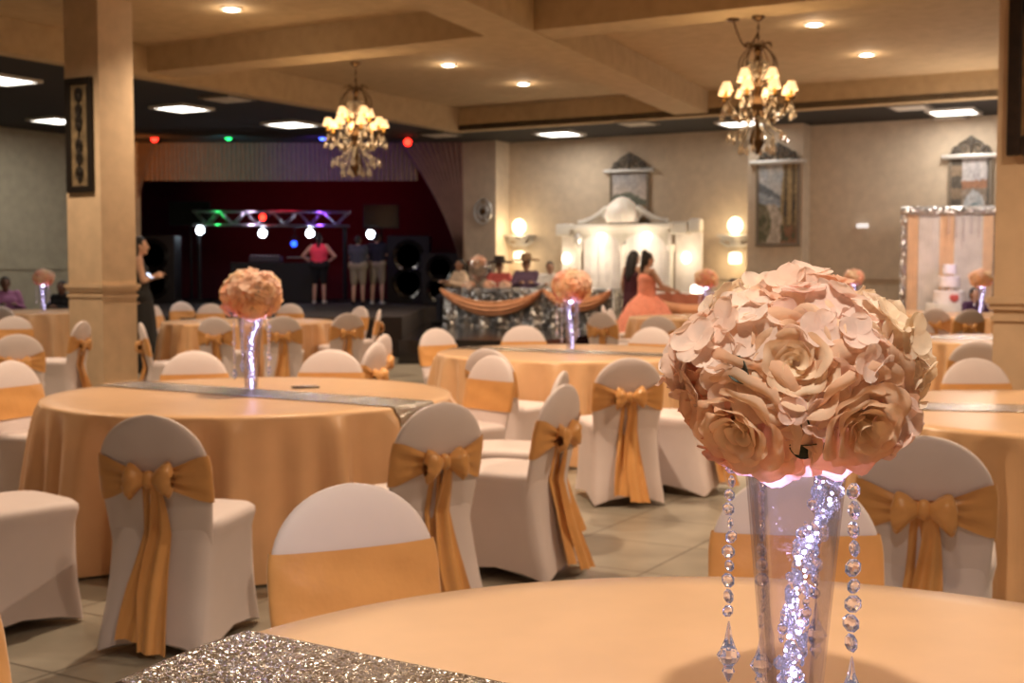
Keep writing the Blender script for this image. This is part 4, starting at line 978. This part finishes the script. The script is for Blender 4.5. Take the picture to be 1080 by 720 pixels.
# ------------------------------------------------------------------ people
def remesh(o, vox, it=3):
    r = o.modifiers.new('r', 'REMESH'); r.mode = 'VOXEL'; r.voxel_size = vox
    s = o.modifiers.new('s', 'SMOOTH'); s.iterations = it; s.factor = .5
    dg = bpy.context.evaluated_depsgraph_get(); me = bpy.data.meshes.new_from_object(o.evaluated_get(dg)); o.modifiers.clear(); old = o.data; mt = old.materials[0]; o.data = me
    if not me.materials: me.materials.append(mt)
    me.polygons.foreach_set('use_smooth', [True]*len(me.polygons)); bpy.data.meshes.remove(old)
def person(label, loc, rz, skin, height=1.68, pose='stand', top=None, bottom=None, hair='short', hat=None, dress=None, sleeves=True, arms=None, face=False, build=1.0, shoes='black', long_pants=False, female=False, child='person'):
    k = height/1.70; t = thing('person', label, 'person', loc, rz)
    b = build
    J = dict(pel=(0,0,.95), hipL=(-.09,0,.92), hipR=(.09,0,.92), kneL=(-.11,.02,.50), kneR=(.11,.02,.50), ankL=(-.12,-.02,.09), ankR=(.12,-.02,.09),
             shL=(-.175,0,1.41), shR=(.175,0,1.41), elL=(-.235,-.02,1.14), elR=(.235,-.02,1.14), wrL=(-.24,.08,.90), wrR=(.24,.08,.90))
    if pose == 'hips': J.update(elL=(-.40,-.06,1.17), elR=(.40,-.06,1.17), wrL=(-.20,.03,1.02), wrR=(.20,.03,1.02))
    if pose == 'sit':
        dz = -.44
        for q in ('pel','hipL','hipR','shL','shR','elL','elR','wrL','wrR'): J[q] = (J[q][0],J[q][1],J[q][2]+dz)
        J.update(kneL=(-.12,.42,.50), kneR=(.12,.42,.50), ankL=(-.12,.42,.09), ankR=(.12,.42,.09), elL=(-.26,.10,.74), elR=(.26,.10,.74), wrL=(-.12,.34,.80), wrR=(.12,.34,.80))
    if pose == 'front': J.update(elL=(-.21,.06,1.14), elR=(.21,.06,1.14), wrL=(-.05,.24,1.08), wrR=(.06,.24,1.08))
    if pose == 'reach': J.update(elR=(.23,.14,1.18), wrR=(.14,.42,1.10), elL=(-.22,.10,1.16), wrL=(-.12,.36,1.10))
    if arms: J.update(arms)
    dz = J['pel'][2]-.95
    v = lambda q: Vector(J[q])*k
    Z = lambda x, y, z: Vector((x,y,z+dz))*k
    m = MB()
    torso = [(Z(-.075*b,0,.96),.115*k*b,Z(.075*b,0,.96),.115*k*b),(Z(-.05*b,.01,1.10),.105*k*b,Z(.05*b,.01,1.10),.105*k*b),(Z(-.08*b,.0,1.28),.105*k*b,Z(.08*b,0,1.28),.105*k*b),
             (Z(-.05,0,1.0),.115*k*b,Z(-.06,0,1.28),.105*k*b),(Z(.05,0,1.0),.115*k*b,Z(.06,0,1.28),.105*k*b),(v('shL')*.98,.055*k,Z(-.04,-.01,1.40),.07*k),(v('shR')*.98,.055*k,Z(.04,-.01,1.40),.07*k)]
    upper = [(v('shL'),.052*k*b,v('elL'),.040*k),(v('shR'),.052*k*b,v('elR'),.040*k)]
    fore = [(v('elL'),.040*k,v('wrL'),.026*k),(v('elR'),.040*k,v('wrR'),.026*k)]
    thigh = [(v('hipL'),.088*k*b,v('kneL'),.055*k),(v('hipR'),.088*k*b,v('kneR'),.055*k)]
    calf = []
    for s in 'LR':
        a, e = v('kne'+s), v('ank'+s); mid = a.lerp(e,.3)+Vector((0,-.015*k,0)); calf += [(a,.052*k,mid,.054*k),(mid,.054*k,e,.034*k)]
    for q in torso+upper+fore+thigh+calf: m.cap(*q)
    m.cap(Z(0,-.01,1.40),.056*k,Z(0,.005,1.52),.05*k)
    hc = Z(0,.02,1.595)
    m.ball(hc,(.074*k,.092*k,.108*k),20); m.cap(hc+Vector((0,.045,-.05))*k,.05*k,hc+Vector((0,.06,-.085))*k,.03*k)
    m.cap(hc+Vector((0,.088,.015))*k,.010*k,hc+Vector((0,.104,-.025))*k,.014*k)
    for sg in (-1,1): m.ball(hc+Vector((sg*.076,-.005,-.005))*k,(.012*k,.02*k,.032*k),10)
    for s, sg in (('L',-1),('R',1)):
        w = v('wr'+s); dr = (w-v('el'+s)).normalized(); sd_ = Vector((0,0,1)).cross(dr)
        sd_ = sd_.normalized() if sd_.length > .2 else Vector((0,1,0)); nn = dr.cross(sd_)
        m.cap(w,.026*k,w+dr*.075*k,.034*k)
        for f in range(4):
            o_ = sd_*((f-1.5)*.019*k); ln = (.062,.074,.07,.055)[f]*k; a = w+dr*.085*k+o_; b2 = a+dr*ln*.55-nn*.006*k; c2_ = b2+dr*ln*.4-nn*.022*k
            m.cap(a-dr*.03*k,.0095*k,b2,.009*k,8); m.cap(b2,.009*k,c2_,.0085*k,8)
        a = w+dr*.03*k+sd_*.026*k*sg; m.cap(a,.012*k,a+(dr*.7+sd_*sg*.7)*.045*k,.0095*k,8)
        e = v('ank'+s); m.cap(e+Vector((0,-.03,-.045))*k,.04*k,e+Vector((sg*.02,.15,-.062))*k,.028*k)
    bo = m.build('body', M[skin], t); remesh(bo, .0085)
    def wear(name, segs, infl, material, parent=t, vox=.014):
        w = MB()
        for p0, r0, p1, r1 in segs: w.cap(p0, r0+infl*k, p1, r1+infl*k)
        o = w.build(name, M[material], parent); remesh(o, vox, 4); return o
    def part(q, f): return (q[0], q[1], q[0].lerp(q[1] if False else q[2], f), q[1]+(q[3]-q[1])*f)
    if top:
        segs = list(torso)
        if sleeves: segs += [part(q,.6 if sleeves is True else sleeves) for q in upper]
        if sleeves == 1.0: segs += [part(q,.9) for q in fore]
        wear('shirt', segs, .014, top)
    if bottom:
        segs = torso[:1]+([q for q in thigh]+[part(q,1.0) for q in calf] if long_pants else [part(q,.86) for q in thigh])
        wear('trousers' if long_pants else 'shorts', segs, .024, bottom)
    if dress:
        dm, kind = dress
        wear('bodice', torso[:5], .013, dm)
        sk = MB()
        if kind == 'gown':
            prof = [(.13,1.06),(.17,1.02),(.30,.90),(.44,.66),(.54,.36),(.60,.08),(.60,.012)]
            sk.lathe([(r*k,z*k) for r, z in prof][::-1], 120, fn=lambda a, z: 1+.05*math.sin(a*17+z*3)*(1.1-z)+.03*math.sin(a*31+z*9)*(1.1-z), cap=False)
        elif kind == 'long':
            sk.lathe([(r*k,z*k) for r, z in [(.135,1.04),(.165,.95),(.19,.75),(.22,.4),(.27,.06),(.27,.03)]][::-1], 60, fn=lambda a, z: 1+.06*math.sin(a*9)*(1-z), cap=False)
        sk.build('skirt', M[dm], t)
    h = MB(); hh = hc+Vector((0,-.014,.022))*k
    h.ball(hh,(.083*k,.092*k,.102*k),18); h.ball(hh+Vector((0,-.03,-.04))*k,(.075*k,.07*k,.09*k),14)
    if hair == 'long':
        h.cap(hc+Vector((-.045,-.05,0))*k,.055*k,Z(-.06,-.085,1.32),.05*k); h.cap(hc+Vector((.045,-.05,0))*k,.055*k,Z(.06,-.085,1.32),.05*k); h.cap(hc+Vector((0,-.06,0))*k,.06*k,Z(0,-.10,1.25),.045*k)
    if hair == 'bun': h.ball(hc+Vector((0,-.06,.10))*k,.055*k,12); h.cap(hc+Vector((0,-.07,.05))*k,.05*k,Z(.0,-.09,1.42),.03*k)
    # keep the face clear
    fc = [x for x in h.bm.verts if x.co.y > hc.y+.055*k and x.co.z < hc.z+.055*k]
    for x in fc: x.co.y = hc.y+.03*k
    h.build('hair', M['hair'], t)
    if hat:
        q = MB(); q.lathe([(.225,.0),(.235,.02),(.215,.045),(.115,.03),(.106,.02),(.102,.12),(.085,.15),(.03,.135)], 28, hc+Vector((0,0,.065))*k, lambda a, z: 1+.10*math.cos(2*a)*(z<.05), cap=False); q.build('hat', M[hat], t)
    if face:
        for sg in (-1,1): MB().ball(hc+Vector((sg*.03,.083,.012))*k,.010*k,8).build('eye', M['eye'], t)
        MB().ball(hc+Vector((0,.090,-.055))*k,(.024*k,.010*k,.007*k),10).build('mouth', M['lip'], t)
    for s in 'LR':
        e = v('ank'+s); sg = -1 if s == 'L' else 1
        q = MB(); q.cap(e+Vector((0,-.035,-.043))*k,.047*k,e+Vector((sg*.02,.15,-.056))*k,.034*k); q.build('shoe', M[shoes], t)
    return t
def at(px, Y, z=0): return ((px-CX)*Y/F, Y, z)
SZ = .65
person('woman in neon pink top and black shorts standing on stage, hands on hips', at(337,27.6,SZ), 0, 'skin_c', 1.50, 'hips', top='pinkshirt', sleeves=False, bottom='blackcloth', hair='bun', build=1.25, shoes='shoe')
person('man in grey shirt and khaki shorts on stage, left of the two men', at(378,26.9,SZ), -.15, 'skin_c', 1.46, 'front', top='greyshirt', bottom='khaki', build=1.2, shoes='blackcloth')
person('man in dark shirt and pale khaki shorts on stage, right of the two men', at(398,27.2,SZ), -.1, 'skin_c', 1.52, 'front', top='navy', bottom='khaki', build=1.05, shoes='shoe')
wp = person('woman in a long black dress holding a lit phone, standing right of the left column', at(147,17.4), -PI/2+.25, 'skin_c', 1.84, 'front', dress=('blackcloth','long'), hair='long', arms=dict(elR=(.20,.06,1.16),wrR=(.06,.20,1.22),elL=(-.2,.06,1.16),wrL=(-.04,.19,1.20)))
ph = MB().box((0,0,0),(.075,.012,.15),bev=.004); ph = ph.build('phone', M['black_gloss']); sc_ = MB().box((0,-.008,0),(.066,.003,.135)).build('phone_screen', emission('phone_glow', (.75,.82,1), 3), ph)
ph.location = at(157,17.3,0); ph.location.z = on_y(157,290,17.3).z; ph.rotation_euler = (-.9,0,PI/2-.3); tag(ph, 'lit phone held by the woman in black beside the left column', 'phone')
person('man in a mauve shirt seated at the far left table, at the left edge', at(6,21.6), PI+.5, 'skin_b', 1.72, 'sit', top='purple', bottom='navy', long_pants=True, face=True, build=1.2)
person('person in dark clothes seated behind the far left bouquet', at(66,21.9), PI-.3, 'skin_b', 1.62, 'sit', top='blackcloth', bottom='navy', long_pants=True, face=True)
def seat(px, py, Y, **kw):    # a chair behind the head table for a seated guest
    pass
hp = [(486,24.75,'person in pale pink with dark hair seated leftmost at the head table',dict(top='peach',hair='long'),1.68,2.2),
      (527,24.35,'person in a red shirt and dark hat seated at the head table',dict(top='redshirt',hat='hat'),1.62,PI),
      (555,24.05,'person in a plum plaid shirt and brown hat seated at the head table',dict(top='plaid',hat='straw',build=1.15),1.68,PI),
      (580,24.0,'person with dark hair in a white shirt seated at the right of the head table',dict(top='whiteshirt'),1.60,PI)]
for px, Y, lab, kw, hgt, rz in hp:
    p = at(px, Y, .356); person(lab, p, rz, 'skin_a', hgt, 'sit', bottom='navy', long_pants=True, face=True, sleeves=1.0, **kw)
person('girl with long dark hair in a wine red dress standing behind the coral ball gown', at(668,20.9), -.9, 'skin_a', 1.70, 'stand', dress=('wine','long'), hair='long')
person('girl in a coral ball gown facing right in front of the backdrop', at(682,19.75), -PI/2+.35, 'skin_a', 1.66, 'reach', dress=('coral','gown'), hair='bun')
person('person in a dark shirt seated at the right of the backdrop, behind the far bouquet', at(773,23.0), PI, 'skin_a', 1.66, 'sit', top='navy', bottom='navy', long_pants=True, face=True)
person('person in a deep purple top seated behind the bouquet before the tinsel arch', at(1027,19.9), PI+.3, 'skin_a', 1.5, 'sit', top='deep_purple', bottom='navy', long_pants=True, sleeves=1.0)
# ------------------------------------------------------------------ light
WARM = (1,.76,.52)
def down(p, w): light('SPOT', (p.x,p.y,ZC-.06), w, WARM, .08, (0,0,0), 140, .8)
for px, py in ((244,9),(473,68),(552,88),(859,25),(914,57)): down(on_z(px,py,ZC), 420); q_ = on_z(px,py,ZC); light('POINT', (q_.x,q_.y,ZC-.10), 7, WARM, .05)
for p_, q_, w_ in ((2.0,-12.2,520),(8.3,-11.0,640),(12.5,-10.5,600),(16.5,-10.5,560),(4.6,-16.0,420),(8.6,-14.6,700),(13.2,-14.6,480),(17.5,-14.0,420),(12.2,-18.0,150)): down(R(p_, q_), w_)
q_ = R(12.9,-20.5); light('SPOT', (q_.x,q_.y,ZC-.06), 700, (1,.88,.74), .10, (0,0,0), 112, .6)  # added unseen spot above the camera, brightens the near bouquet from the front
for px, py in ((3,83),(60,126),(192,113),(307,130),(590,140),(1006,117)):
    p = on_z(px,py,ZS); light('AREA', (p.x,p.y,ZS-.06), 30, (1,.9,.78), .6)
for c in ((c1.x,c1.y,zc1+.12),(c2.x,c2.y,zc2+.12)):
    light('POINT', c, 60, (1,.68,.36), .3)
# stage colour
g_ = on_y(226,230,29.2); light('POINT', g_, 2, (.05,1,.2), .05); g_ = on_y(335,231,29.2); light('POINT', g_, 5, (.35,.1,1), .05); g_ = on_y(262,231,29.2); light('POINT', g_, 5, (.9,.7,1), .05)
def spot(frm, to, w, col, ang):
    f, t_ = Vector(frm), Vector(to); q = (t_-f).to_track_quat('-Z','Y').to_euler(); light('SPOT', f, w, col, .1, q, ang, .7)
spot((-7.3,24.6,3.7),(-7.0,26.35,3.5),70,(1,.30,.06),150)
spot((-5.7,24.6,3.7),(-5.5,26.35,3.5),40,(.30,.85,1),120)
spot((-3.9,24.6,3.7),(-3.6,26.35,3.5),55,(.28,.10,1),110)
spot((-1.6,24.3,3.4),(-1.4,26.3,2.6),8,(1,.70,.62),120)  # added fill with no fitting, lightens the right stage curtain
spot((-5.4,28.2,3.6),(-5.2,32.4,3.3),80,(1,.03,.08),80)
spot((-3.4,28.2,3.6),(-3.2,32.4,3.2),45,(1,.03,.15),80)
spot((-4.2,26.9,3.9),(-3.9,27.6,1.2),60,(1,.5,.55),60)
# world: the dim warm rest of the hall behind the camera
w = bpy.data.worlds.new('hall'); SC.world = w; w.use_nodes = True
w.node_tree.nodes['Background'].inputs[0].default_value = (1,.76,.58,1); w.node_tree.nodes['Background'].inputs[1].default_value = .16
vs = SC.view_settings; vs.view_transform = 'Standard'; vs.look = 'None'; vs.gamma = 1; vs.use_curve_mapping = False; vs.exposure = -0.2
SC.cycles.use_denoising = True; SC.cycles.max_bounces = 8; SC.cycles.transparent_max_bounces = 16; SC.cycles.sample_clamp_indirect = 4; SC.cycles.caustics_reflective = False; SC.cycles.caustics_refractive = False
